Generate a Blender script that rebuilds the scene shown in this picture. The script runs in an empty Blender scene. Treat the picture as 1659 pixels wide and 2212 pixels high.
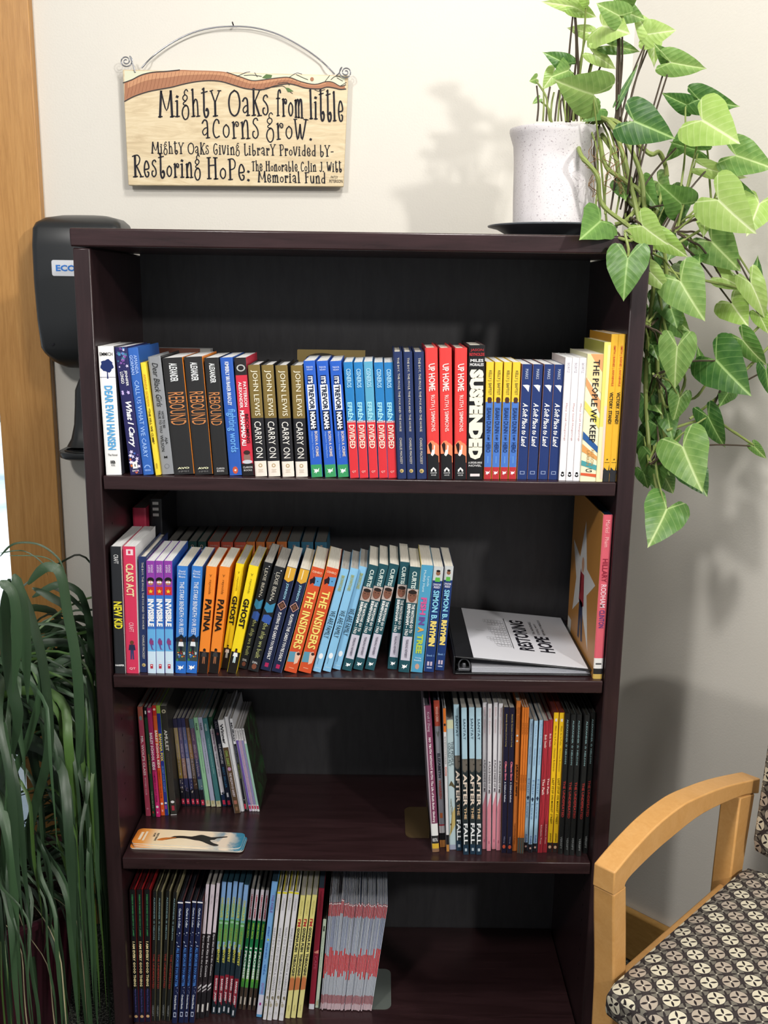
import bpy, bmesh, math, random
from mathutils import Vector, Matrix
PI = math.pi
random.seed(7)
SC = bpy.context.scene
COL = SC.collection

# ------------------------------------------------------------------ camera
CAM = Vector((0.48994, -1.60492, 1.4658)); FPX = 2122.6
PITCH, YAW, ROLL = 0.22245, 0.0049, 0.01416
_F = Vector((math.sin(YAW)*math.cos(PITCH), math.cos(YAW)*math.cos(PITCH), -math.sin(PITCH)))
_R0 = Vector((math.cos(YAW), -math.sin(YAW), 0)); _U0 = _R0.cross(_F)
_R = _R0*math.cos(ROLL) + _U0*math.sin(ROLL); _U = _U0*math.cos(ROLL) - _R0*math.sin(ROLL)
cd = bpy.data.cameras.new('camera'); cam = bpy.data.objects.new('camera', cd); COL.objects.link(cam)
cd.sensor_fit = 'HORIZONTAL'; cd.sensor_width = 36; cd.lens = 36*FPX/1659; cd.clip_start = .02; cd.clip_end = 200
m = Matrix((_R, _U, -_F)).transposed().to_4x4(); m.translation = CAM
cam.matrix_world = m; SC.camera = cam

# ------------------------------------------------------------------ world, lights, exposure
w = bpy.data.worlds.new('world'); SC.world = w; w.use_nodes = True
w.node_tree.nodes['Background'].inputs[0].default_value = (.93, .96, 1, 1)
w.node_tree.nodes['Background'].inputs[1].default_value = .46
def area(name, loc, target, size, power, color):
    l = bpy.data.lights.new(name, 'AREA'); l.shape = 'DISK'; l.size = size; l.energy = power; l.color = color
    o = bpy.data.objects.new(name, l); COL.objects.link(o); o.location = loc
    o.rotation_euler = (Vector(target)-Vector(loc)).to_track_quat('-Z', 'Y').to_euler()
area('lamp_right', (2.45, -2.9, 2.62), (.7, .3, 1.4), .18, 64, (1, .965, .92))
area('lamp_overhead', (.75, -.78, 2.68), (.6, .1, .9), .30, 20, (1, .965, .93))
area('lamp_left', (-.45, -1.8, 2.62), (.6, .3, 1.2), .22, 28, (1, .965, .93))
sl = bpy.data.lights.new('sun', 'SUN'); sl.energy = 5; sl.angle = .01; so = bpy.data.objects.new('sun', sl); COL.objects.link(so)
so.rotation_euler = Vector((-.15, .5, -.85)).to_track_quat('-Z', 'Y').to_euler()
vs = SC.view_settings; vs.view_transform = 'Standard'; vs.look = 'None'; vs.gamma = 1; vs.use_curve_mapping = False; vs.exposure = -.08

# ------------------------------------------------------------------ measuring helpers: sight line of a photo pixel met with a real plane
def ray(x, y): return _F + _R*((x-829.5)/FPX) - _U*((y-1106)/FPX)
def onY(x, y, Y): d = ray(x, y); return CAM + d*((Y-CAM.y)/d.y)
def onZ(x, y, Z): d = ray(x, y); return CAM + d*((Z-CAM.z)/d.z)
# measured dimensions (metres)
W, TH, YB = .914, .0279, .3277
Z1, Z2, Z3, Z4, TS, H, TT = 1.1577, .8051, .4511, .0815, .0233, 1.5538, .0285
WALL = .45; CORNER = .971

# ------------------------------------------------------------------ materials
def lin(c):
    if isinstance(c, str):
        c = c.lstrip('#')
        if len(c) == 3: c = ''.join(k*2 for k in c)
        c = [int(c[i:i+2], 16)/255 for i in (0, 2, 4)]
    return tuple(v/12.92 if v <= .04045 else ((v+.055)/1.055)**2.4 for v in c[:3]) + (1,)
MATS = {}
def mat(col, rough=.5, spec=.4, metal=0, name=None):
    key = (col, rough, spec, metal)
    if key in MATS: return MATS[key]
    m = bpy.data.materials.new(name or 'paint_'+str(col)); m.use_nodes = True
    b = m.node_tree.nodes['Principled BSDF']
    b.inputs['Base Color'].default_value = lin(col); b.inputs['Roughness'].default_value = rough
    b.inputs['Specular IOR Level'].default_value = spec; b.inputs['Metallic'].default_value = metal
    MATS[key] = m; return m
class NT:
    def __init__(s, name):
        s.m = bpy.data.materials.new(name); s.m.use_nodes = True; s.t = s.m.node_tree; s.b = s.t.nodes['Principled BSDF']
    def n(s, typ, **kw):
        x = s.t.nodes.new(typ)
        for k, v in kw.items():
            if k.startswith('i_'): x.inputs[k[2:].replace('_', ' ')].default_value = v
            else: setattr(x, k, v)
        return x
    def l(s, a, b): s.t.links.new(a, b)
    def coord(s, kind='Object', scale=(1, 1, 1), rot=(0, 0, 0)):
        tc = s.n('ShaderNodeTexCoord'); mp = s.n('ShaderNodeMapping'); mp.inputs['Scale'].default_value = scale; mp.inputs['Rotation'].default_value = rot
        s.l(tc.outputs[kind], mp.inputs['Vector']); return mp.outputs[0]
    def ma(s, op, a, b=0, c=None):
        x = s.n('ShaderNodeMath', operation=op)
        for i, v in enumerate((a, b) if c is None else (a, b, c)):
            if isinstance(v, (int, float)): x.inputs[i].default_value = v
            else: s.l(v, x.inputs[i])
        return x.outputs[0]
    def mix(s, f, a, b):
        x = s.n('ShaderNodeMix', data_type='RGBA')
        for v, k in ((f, 0), (a, 6), (b, 7)):
            if isinstance(v, (int, float, tuple)): x.inputs[k].default_value = v
            else: s.l(v, x.inputs[k])
        return x.outputs[2]
    def noise(s, vec, scale, detail=4, rough=.5, dist=0):
        x = s.n('ShaderNodeTexNoise'); x.inputs['Scale'].default_value = scale; x.inputs['Detail'].default_value = detail
        x.inputs['Roughness'].default_value = rough; x.inputs['Distortion'].default_value = dist; s.l(vec, x.inputs['Vector']); return x.outputs[0]
    def ramp(s, f, stops):
        x = s.n('ShaderNodeValToRGB'); e = x.color_ramp.elements
        while len(e) < len(stops): e.new(.5)
        for k, (p, c) in zip(e, stops): k.position = p; k.color = lin(c)
        s.l(f, x.inputs[0]); return x.outputs[0]
    def bump(s, h, st=.2, d=.01):
        x = s.n('ShaderNodeBump'); x.inputs['Strength'].default_value = st; x.inputs['Distance'].default_value = d
        s.l(h, x.inputs['Height']); s.l(x.outputs[0], s.b.inputs['Normal'])
    def base(s, c): s.l(c, s.b.inputs['Base Color'])
    def set(s, rough=.5, spec=.5):
        s.b.inputs['Roughness'].default_value = rough; s.b.inputs['Specular IOR Level'].default_value = spec; return s

def wall_mat():
    t = NT('painted_wall'); v = t.coord(); t.base(t.ramp(t.noise(v, 1.2), [(0, '#cdc9c0'), (1, '#d3cfc6')]))
    t.bump(t.noise(v, 260, 3), .16, .0015); t.set(.55, .35); return t.m
WALLM = wall_mat()
def espresso(name, scale, c0, c1, rough):
    t = NT(name); v = t.coord(scale=scale); n = t.noise(v, 9, 6, .6, .6)
    t.base(t.ramp(n, [(.3, c0), (.7, c1)])); t.bump(n, .10, .002); t.set(rough, .5); return t.m
ESPV = espresso('espresso_wood_upright', (9, 9, .8), '#231618', '#322123', .30)
ESPH = espresso('espresso_wood_shelf', (.8, 9, 9), '#251617', '#352224', .27)
ESPB = espresso('espresso_wood_back', (8, 4, 1.6), '#2c2b2d', '#373638', .46)
def oak(name, scale, cols, rough=.42):
    t = NT(name); v = t.coord(scale=scale); a = t.noise(v, 6, 5, .6, 1.2); b = t.noise(v, 45, 3, .6, .3)
    t.base(t.mix(t.ma('MULTIPLY', b, .55), t.ramp(a, [(.25, cols[0]), (.5, cols[1]), (.75, cols[2])]), lin(cols[3])))
    t.bump(b, .12, .001); t.set(rough, .4); return t.m
OAK = oak('oak_trim', (14, 14, .8), ('#a8783f', '#bd8c4f', '#c99a5c', '#8a5f30'))
OAKB = oak('oak_baseboard', (3, 3, 12), ('#a27a3e', '#b0874a', '#bd9453', '#8a6635'))
MAPLE = oak('maple', (5, 5, 5), ('#cf9a58', '#d8a565', '#dfae70', '#c48d4c'), .38)
def carpet():
    t = NT('grey_carpet'); v = t.coord(); n = t.noise(v, 240, 4, .7)
    t.base(t.ramp(n, [(.35, '#141516'), (.5, '#3b3c3a'), (.62, '#8b8a80')])); t.bump(n, .8, .006); t.set(.95, .1); return t.m
CARPET = carpet()
def paper(name, c0, c1):
    t = NT(name); v = t.coord(scale=(1, .02, .02)); n = t.noise(v, 1400, 2, .6)
    t.base(t.ramp(n, [(.3, c0), (.65, c1)])); t.set(.8, .15); return t.m
PAGES = paper('cream_page_edges', '#cfc8b8', '#e4dfd2'); PAGEW = paper('white_page_edges', '#d3d4d3', '#eeeeec'); PAGEG = paper('grey_page_edges', '#8f8b84', '#b5b1a9')
def leafmat(name, c0, c1, vein, trans=.25):
    t = NT(name); tc = t.n('ShaderNodeTexCoord'); sp = t.n('ShaderNodeSeparateXYZ'); t.l(tc.outputs['UV'], sp.inputs[0])
    x = t.ma('ABSOLUTE', sp.outputs[0]); y = sp.outputs[1]
    ph = t.ma('FRACT', t.ma('MULTIPLY', t.ma('SUBTRACT', y, t.ma('ADD', t.ma('MULTIPLY', x, .75), t.ma('MULTIPLY', t.ma('MULTIPLY', x, x), .9))), 5.2))
    lat = t.ma('ABSOLUTE', t.ma('SUBTRACT', ph, .5))            # .5 at the vein
    v1 = t.ma('MULTIPLY', t.ma('SUBTRACT', lat, .43), 9); v1.node.use_clamp = True
    mid = t.ma('MULTIPLY', t.ma('SUBTRACT', .026, x), 60); mid.node.use_clamp = True
    lobe = t.ma('ABSOLUTE', t.ma('ADD', y, t.ma('MULTIPLY', x, 1.35)))
    lo = t.ma('MULTIPLY', t.ma('SUBTRACT', .03, lobe), 40); lo.node.use_clamp = True
    ed = t.ma('MAXIMUM', mid, t.ma('MAXIMUM', t.ma('MULTIPLY', v1, .5), t.ma('MULTIPLY', lo, .7)))
    oi = t.n('ShaderNodeObjectInfo')
    g = t.noise(tc.outputs['UV'], 6, 4, .6, .5)
    halo = t.ma('MULTIPLY', t.ma('SUBTRACT', .16, x), 2.6); halo.node.use_clamp = True
    f = t.ma('ADD', t.ma('MULTIPLY', g, .7), t.ma('ADD', t.ma('MULTIPLY', oi.outputs['Random'], .5), t.ma('SUBTRACT', halo, .35))); f.node.use_clamp = True
    c = t.mix(ed, t.mix(f, lin(c0), lin(c1)), lin(vein)); t.base(c)
    t.bump(lat, .25, .002); t.set(.38, .45)
    tr = t.n('ShaderNodeBsdfTranslucent'); t.l(c, tr.inputs[0]); ms = t.n('ShaderNodeMixShader'); ms.inputs[0].default_value = trans
    out = t.t.nodes['Material Output']; t.l(t.b.outputs[0], ms.inputs[1]); t.l(tr.outputs[0], ms.inputs[2]); t.l(ms.outputs[0], out.inputs[0]); return t.m
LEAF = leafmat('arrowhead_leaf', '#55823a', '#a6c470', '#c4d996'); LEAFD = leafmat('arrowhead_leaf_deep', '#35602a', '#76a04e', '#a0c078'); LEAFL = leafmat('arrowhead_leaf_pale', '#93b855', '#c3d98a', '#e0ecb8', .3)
def strapmat(name, c0, c1):
    t = NT(name); oi = t.n('ShaderNodeObjectInfo'); v = t.coord('UV', (40, .6, 1)); n = t.noise(v, 3, 3)
    f = t.ma('ADD', t.ma('MULTIPLY', n, .5), t.ma('MULTIPLY', oi.outputs['Random'], .5)); t.base(t.mix(f, lin(c0), lin(c1))); t.bump(n, .15, .002); t.set(.36, .5); return t.m
STRAP = strapmat('strap_leaf', '#18281a', '#3d5a3a'); STRAPB = strapmat('strap_leaf_bright', '#2c4a20', '#4d6c30'); STRAPT = strapmat('dry_blade', '#8c8468', '#b5aa88')
STEM = mat('#7d8b4a', .5); STEMD = mat('#43382c', .5); BLACKP = mat('#222426', .32, .5)
STEEL = mat('#7d7f84', .35, .5, .8); INK = mat('#1b1a22', .6, .2)
def fabric():
    t = NT('patterned_fabric'); v = t.coord('UV'); sp = t.n('ShaderNodeSeparateXYZ'); t.l(v, sp.inputs[0])
    U = t.ma('MULTIPLY', t.ma('ADD', sp.outputs[0], sp.outputs[1]), .7071/.0325); V = t.ma('MULTIPLY', t.ma('SUBTRACT', sp.outputs[0], sp.outputs[1]), .7071/.0325)
    def motif(du, dv, R1, k0):
        u = t.ma('ADD', U, du); vv = t.ma('ADD', V, dv)
        cu = t.ma('SUBTRACT', t.ma('FRACT', u), .5); cv = t.ma('SUBTRACT', t.ma('FRACT', vv), .5)
        r = t.ma('SQRT', t.ma('ADD', t.ma('MULTIPLY', cu, cu), t.ma('MULTIPLY', cv, cv)))
        disc = t.ma('LESS_THAN', r, R1)
        def petal(a, b):
            k = t.ma('DIVIDE', t.ma('SUBTRACT', t.ma('ABSOLUTE', a), .19*k0), .16*k0)
            return t.ma('LESS_THAN', t.ma('ABSOLUTE', b), t.ma('MULTIPLY', t.ma('SUBTRACT', 1, t.ma('MULTIPLY', k, k)), .055))
        pet = t.ma('MAXIMUM', petal(cu, cv), petal(cv, cu)); dot = t.ma('LESS_THAN', r, .035)
        par = t.ma('MODULO', t.ma('ABSOLUTE', t.ma('FLOOR', u)), 2)
        return disc, pet, dot, par
    d1, p1, o1, par = motif(0, 0, .385, 1.1); d2, p2, o2, _ = motif(.5, .5, .30, 1.1)
    c = t.mix(d2, lin('#3a3434'), lin('#78746a')); c = t.mix(t.ma('MULTIPLY', p2, 1), c, lin('#2c2627')); c = t.mix(o2, c, lin('#e8e2d0'))
    c = t.mix(d1, c, t.mix(par, lin('#e3dcc4'), lin('#bdb0a0'))); c = t.mix(t.ma('MULTIPLY', p1, d1), c, lin('#231c1e')); c = t.mix(o1, c, lin('#f0ead8'))
    w1 = t.noise(v, 900, 2); t.base(t.mix(t.ma('MULTIPLY', w1, .25), c, lin('#3a3434'))); t.bump(w1, .3, .001); t.set(.8, .25); return t.m
FABRIC = fabric()

# ------------------------------------------------------------------ object helpers
def link(name, me, parent=None):
    o = bpy.data.objects.new(name, me); COL.objects.link(o)
    if parent is not None: o.parent = parent
    return o
def empty(name, loc=(0, 0, 0), rz=0):
    o = bpy.data.objects.new(name, None); COL.objects.link(o); o.location = loc; o.rotation_euler = (0, 0, rz); o.empty_display_size = .05; return o
def tag(o, label, cat, group=None):
    o['label'] = label; o['category'] = cat
    if group: o['group'] = group
    return o
def struct(o): o['kind'] = 'structure'; return o
class MB:
    """collects quads, boxes, tubes, lathes with one material slot list; build() links ONE mesh object"""
    def __init__(s): s.v = []; s.f = []; s.mi = []; s.mats = []; s.uv = None
    def slot(s, m):
        if m not in s.mats: s.mats.append(m)
        return s.mats.index(m)
    def face(s, pts, m):
        k = len(s.v); s.v += [tuple(p) for p in pts]; s.f.append(tuple(range(k, k+len(pts)))); s.mi.append(s.slot(m)); return s
    def box(s, a, b, m):
        x0, y0, z0 = a; x1, y1, z1 = b; k = len(s.v)
        s.v += [(x0, y0, z0), (x1, y0, z0), (x1, y1, z0), (x0, y1, z0), (x0, y0, z1), (x1, y0, z1), (x1, y1, z1), (x0, y1, z1)]
        for q in ((0, 3, 2, 1), (4, 5, 6, 7), (0, 1, 5, 4), (1, 2, 6, 5), (2, 3, 7, 6), (3, 0, 4, 7)):
            s.f.append(tuple(k+i for i in q)); s.mi.append(s.slot(m))
        return s
    def grid(s, rows, m, close=False):
        k = len(s.v); n = len(rows[0])
        for r in rows: s.v += [tuple(p) for p in r]
        for i in range(len(rows)-1):
            for j in range(n if close else n-1):
                a = k+i*n+j; b = k+i*n+(j+1) % n; s.f.append((a, b, b+n, a+n)); s.mi.append(s.slot(m))
        return s
    def tube(s, pts, r, m, n=8, cap=True):
        pts = [Vector(p) for p in pts]; rows = []; up = Vector((.13, .31, .94))
        for i, p in enumerate(pts):
            d = (pts[min(i+1, len(pts)-1)]-pts[max(i-1, 0)]).normalized()
            a = d.cross(up)
            if a.length < .05: a = d.cross(Vector((1, 0, 0)))
            a.normalize(); b = d.cross(a); rr = r[i] if isinstance(r, (list, tuple)) else r
            rows.append([p+a*math.cos(2*PI*j/n)*rr+b*math.sin(2*PI*j/n)*rr for j in range(n)])
        s.grid(rows, m, True)
        if cap: s.face(rows[0], m); s.face(rows[-1][::-1], m)
        return s
    def lathe(s, prof, c, m, n=32, fn=None):
        rows = []
        for r, z in prof:
            rows.append([(c[0]+(r*(fn(2*PI*j/n, z) if fn else 1))*math.cos(2*PI*j/n), c[1]+(r*(fn(2*PI*j/n, z) if fn else 1))*math.sin(2*PI*j/n), c[2]+z) for j in range(n)])
        return s.grid(rows, m, True)
    def prism(s, outline, f, m):
        """outline: list of 2d points, f(p, side) -> 3d for side 0/1"""
        A = [f(p, 0) for p in outline]; B = [f(p, 1) for p in outline]; n = len(A)
        s.face(A[::-1], m); s.face(B, m)
        for i in range(n): s.face([A[i], A[(i+1) % n], B[(i+1) % n], B[i]], m)
        return s
    def build(s, name, parent=None, smooth=False, bevel=0, segs=2, merge=False):
        me = bpy.data.meshes.new(name); me.from_pydata(s.v, [], s.f)
        for m in s.mats: me.materials.append(m)
        me.polygons.foreach_set('material_index', s.mi); me.update()
        if merge or bevel:
            bm = bmesh.new(); bm.from_mesh(me); bmesh.ops.remove_doubles(bm, verts=bm.verts, dist=1e-6)
            bmesh.ops.recalc_face_normals(bm, faces=bm.faces); bm.to_mesh(me); bm.free()
        o = link(name, me, parent)
        if bevel:
            b = o.modifiers.new('bevel', 'BEVEL'); b.width = bevel; b.segments = segs; b.limit_method = 'ANGLE'; b.angle_limit = .6
            b.harden_normals = False
        if smooth or bevel: me.polygons.foreach_set('use_smooth', [True]*len(me.polygons))
        if smooth or bevel: me.set_sharp_from_angle(angle=math.radians(42))
        return o
def crom(pts, n=6, closed=False):
    """Catmull-Rom through points (tuples of any dimension)"""
    pts = [Vector(p) for p in pts]; out = []
    if len(pts) < 3: return pts
    N = len(pts)
    for i in range(N if closed else N-1):
        g = (lambda k: pts[k % N]) if closed else (lambda k: pts[max(0, min(N-1, k))])
        p0, p1, p2, p3 = g(i-1), g(i), g(i+1), g(i+2)
        for j in range(n):
            t = j/n; out.append(.5*((2*p1)+(p2-p0)*t+(2*p0-5*p1+4*p2-p3)*t*t+(3*p1-p0-3*p2+p3)*t**3))
    if not closed: out.append(pts[-1])
    return out
_TC = {}
def glyphs(s, bold=0, shear=0):
    """(verts, faces) of a word normalised to a unit box, plus aspect"""
    k = (s, bold, shear)
    if k in _TC: return _TC[k]
    cu = bpy.data.curves.new('lettering', 'FONT'); cu.body = s; cu.resolution_u = 2; cu.offset = bold; cu.shear = shear
    if len(s) > 16: cu.resolution_u = 1
    ob = bpy.data.objects.new('lettering', cu); me = bpy.data.meshes.new_from_object(ob)
    v = [tuple(p.co) for p in me.vertices]; f = [tuple(p.vertices) for p in me.polygons]
    bpy.data.objects.remove(ob); bpy.data.curves.remove(cu); bpy.data.meshes.remove(me)
    x0 = min(p[0] for p in v); x1 = max(p[0] for p in v); y0 = min(p[1] for p in v); y1 = max(p[1] for p in v)
    _TC[k] = ([((p[0]-x0)/(x1-x0), (p[1]-y0)/(y1-y0)) for p in v], f, (x1-x0)/(y1-y0)); return _TC[k]
def put_text(mb, s, fn, m, bold=.012, shear=0):
    v, f, a = glyphs(s, bold, shear); k = len(mb.v)
    mb.v += [tuple(fn(x, y)) for x, y in v]; mb.f += [tuple(k+i for i in q) for q in f]; mb.mi += [mb.slot(m)]*len(f)
def ribbon(mb, pts, wd, fn, m):
    """flat brush stroke in 2d with width wd, mapped to 3d by fn"""
    P = [Vector(p[:2]) for p in pts]; rows = []
    for i, p in enumerate(P):
        d = P[min(i+1, len(P)-1)]-P[max(i-1, 0)]
        if d.length < 1e-9: continue
        d.normalize(); n = Vector((-d.y, d.x)); ww = wd(i/max(1, len(P)-1)) if callable(wd) else wd
        if i == 0: p = p-d*ww*.3
        if i == len(P)-1: p = p+d*ww*.3
        rows.append([fn(*(p+n*ww/2)), fn(*(p-n*ww/2))])
    if len(rows) > 1: mb.grid(rows, m)

# ------------------------------------------------------------------ room shell
def room():
    struct(MB().box((-.30, WALL, -.0), (CORNER, WALL+.12, 2.75), WALLM).build('wall_back'))
    # angled wall, 45 degrees, from the corner towards the camera's right
    L = 3.2; d = Vector((.7071, -.7071, 0)); n = Vector((.7071, .7071, 0)); c = Vector((CORNER, WALL, 0))
    def q(a, b, z): return c+d*a+n*b+Vector((0, 0, z))
    def slab(mb, a0, a1, b0, b1, z0, z1, m):
        k = [q(a0, b0, z0), q(a1, b0, z0), q(a1, b1, z0), q(a0, b1, z0), q(a0, b0, z1), q(a1, b0, z1), q(a1, b1, z1), q(a0, b1, z1)]
        for f in ((0, 3, 2, 1), (4, 5, 6, 7), (0, 1, 5, 4), (1, 2, 6, 5), (2, 3, 7, 6), (3, 0, 4, 7)): mb.face([k[i] for i in f], m)
    mb = MB(); slab(mb, 0, L, 0, .12, 0, 2.75, WALLM); struct(mb.build('wall_right', merge=True))
    mb = MB(); slab(mb, .0, L, -.020, -.0005, 0.001, .120, OAKB); struct(mb.build('baseboard_right', bevel=.004))
    struct(MB().box((-.185, WALL-.014, .001), (CORNER-.03, WALL-.0005, .12), OAKB).build('baseboard_back', bevel=.003))
    struct(MB().box((-2.6, -5, -.05), (3.6, WALL+.1, 0), CARPET).build('floor'))
    t = NT('ceiling_paint'); t.base(t.ramp(t.noise(t.coord(), 90), [(0, '#dcdad2'), (1, '#e9e7e0')])); t.set(.9, .1)
    struct(MB().box((-2.6, -5, 2.75), (3.6, WALL+.12, 2.85), t.m).build('ceiling'))
    # oak casing of the glazed opening left of the bookcase
    struct(MB().box((-.300, WALL-.022, .001), (-.189, WALL+.10, 2.748), OAK).build('trim_1', bevel=.002))
    # glazed opening
    wo = struct(empty('window_1', (-.300, WALL+.05, 0)))
    g = NT('clear_glass'); g.b.inputs['Transmission Weight'].default_value = 1; g.b.inputs['Roughness'].default_value = 0; g.b.inputs['IOR'].default_value = 1.02
    g.b.inputs['Base Color'].default_value = (.95, .98, 1, 1)
    MB().box((-1.3, 0, .06), (-.002, .005, 2.7), g.m).build('glass_pane', wo)
    MB().box((-1.36, -.03, .0), (-1.3, .03, 2.74), OAK).build('window_frame', wo, bevel=.002)
    MB().box((-1.3, -.03, .0), (-.002, .03, .058), OAK).build('window_sill', wo, bevel=.002)
    struct(MB().box((-2.6, WALL+.0, 0), (-1.67, WALL+.12, 2.75), WALLM).build('wall_left'))
    # outdoors seen through the glass
    t = NT('pale_pavement'); v = t.coord(); t.base(t.ramp(t.noise(v, .9, 5), [(.4, '#a9bfd0'), (.5, '#d4e4ee'), (.6, '#f2f6f8')])); t.bump(t.noise(v, 60), .3, .01); t.set(.9, .1)
    struct(MB().box((-12, WALL+.13, -.12), (4, 30, -.02), t.m).build('ground_outside'))
room()
def outside_board():
    o = empty('street_board', (-3.55, 9.0, -.02)); tag(o, 'small orange red board glimpsed outside through the glass at far left', 'sign')
    MB().box((-.6, 0, .35), (.62, .04, .95), mat('#c9452f', .6)).build('board_panel', o, bevel=.01)
    for x in (-.5, .5): MB().box((x-.03, .04, 0), (x+.03, .09, .95), mat('#4a4a4a', .6)).build('post', o, bevel=.004)
outside_board()

# ------------------------------------------------------------------ bookcase
def bookcase():
    o = empty('bookcase', (0, 0, 0)); tag(o, 'tall dark espresso wooden bookcase with open shelves full of books', 'bookcase')
    MB().box((0, 0, 0), (TH, YB+.012, H-TT-.0015), ESPV).build('side_panel', o, bevel=.0025)
    MB().box((W-TH, 0, 0), (W, YB+.012, H-TT-.0015), ESPV).build('side_panel', o, bevel=.0025)
    MB().box((-.0025, -.004, H-TT), (W+.0025, YB+.012, H), ESPH).build('top_panel', o, bevel=.003, segs=3)
    MB().box((TH, YB, .03), (W-TH, YB+.008, H-TT+.001), ESPB).build('back_panel', o)
    for z in (Z1, Z2, Z3, Z4):
        MB().box((TH+.0022, .001, z-TS), (W-TH-.0022, YB-.0005, z), ESPH).build('shelf', o, bevel=.0018)
    MB().box((TH, .012, 0), (W-TH, .03, Z4-TS-.001), ESPH).build('kick_board', o, bevel=.001)
    hm = mat('#080607', .8)
    for X, s in ((TH, 1), (W-TH, -1)):                       # shelf pin holes as shallow dark discs
        mb = MB()
        for z in [Z4+.09+.032*i for i in range(8)]+[Z3+.09+.032*i for i in range(7)]+[Z2+.1+.032*i for i in range(6)]:
            for y in (.05, .27):
                mb.face([(X+s*.0003, y+.0025*math.cos(a), z+.0025*math.sin(a)) for a in [i*PI/4 for i in range(8)]][::s], hm)
        p = mb.build('pin_holes', o)
bookcase()

# ------------------------------------------------------------------ books
# a kind: D depth, hard(cover), cl/cr left/right cover colour, bands [(upto fraction from top, colour)], art, texts
def K(D, bands, texts=(), art=(), hard=False, cl=None, cr=None, pages=PAGES):
    if isinstance(bands, str): bands = [(1, bands)]
    return dict(D=D, bands=bands, texts=texts, art=art, hard=hard, cl=cl or bands[0][1], cr=cr or bands[0][1], pages=pages)
def T(s, f0, f1, h, col, x=.5, hz=False, bold=.012, shear=0, nm='title_lettering'): return (s, f0, f1, h, col, x, hz, bold, shear, nm)
def A(s, f0, f1, h, col, x=.5, hz=False, bold=.008, shear=0): return T(s, f0, f1, h, col, x, hz, bold, shear, 'author_lettering')
def Dk(f, x, r, col, asp=1): return ('d', f, x, r, asp, col)     # ellipse: r in thickness units
def Rc(f0, f1, x0, x1, col): return ('r', f0, f1, x0, x1, col)
def Pg(pts, col): return ('p', pts, col)                         # polygon of (x, f)
HORSE = [(-.42, -.35), (-.2, -.18), (-.05, -.3), (.12, -.12), (.42, -.42), (.3, -.05), (.38, .12), (.16, .1), (.02, .22), (-.12, .42), (-.14, .16), (-.4, .3), (-.26, .02)]
def Horse(f, s, col='fff'): return ('s', HORSE, f, .5, s, col)
BIRD = [(-.4, .2), (-.1, -.1), (-.15, -.4), (.1, -.15), (.42, -.2), (.2, .1), (.15, .42), (-.05, .2)]
def tree(f, col): return [('s', [(.42*math.cos(a)*(1+.13*math.sin(7*a)), .42*math.sin(a)*(1+.13*math.cos(5*a))-.1) for a in [i*PI/10 for i in range(20)]], f, .5, .95, col), ('s', [(-.03, .2), (.03, .2), (.05, .75), (-.05, .75)], f, .5, .95, col)]
def fig(f, s, skin, top, leg, x=.5):                            # small standing cartoon figure printed on a spine
    return [('s', [(-.12, .0), (.12, .0), (.14, .75), (.03, .75), (.0, .2), (-.03, .75), (-.14, .75)], f, x, s, leg),
            ('s', [(-.2, -.42), (.2, -.42), (.26, .02), (-.26, .02)], f, x, s, top), ('s', [(.15*math.cos(a), .17*math.sin(a)-.58) for a in [i*PI/5 for i in range(10)]], f, x, s, skin)]
def spots(n, seed, f0, f1, cols, r0=.04, r1=.12, sh=0):
    rr = random.Random(seed); o = []
    for i in range(n):
        f = rr.uniform(f0, f1); x = rr.uniform(.15, .85); r = rr.uniform(r0, r1); c = rr.choice(cols)
        if sh: o.append(('s', [(r*4*math.cos(a)*(1 if k % 2 else .45), r*4*math.sin(a)*(1 if k % 2 else .45)) for k, a in enumerate([j*PI/5 for j in range(10)])], f, x, .3, c))
        else: o.append(Dk(f, x, r, c, rr.uniform(.6, 2)))
    return o
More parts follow.
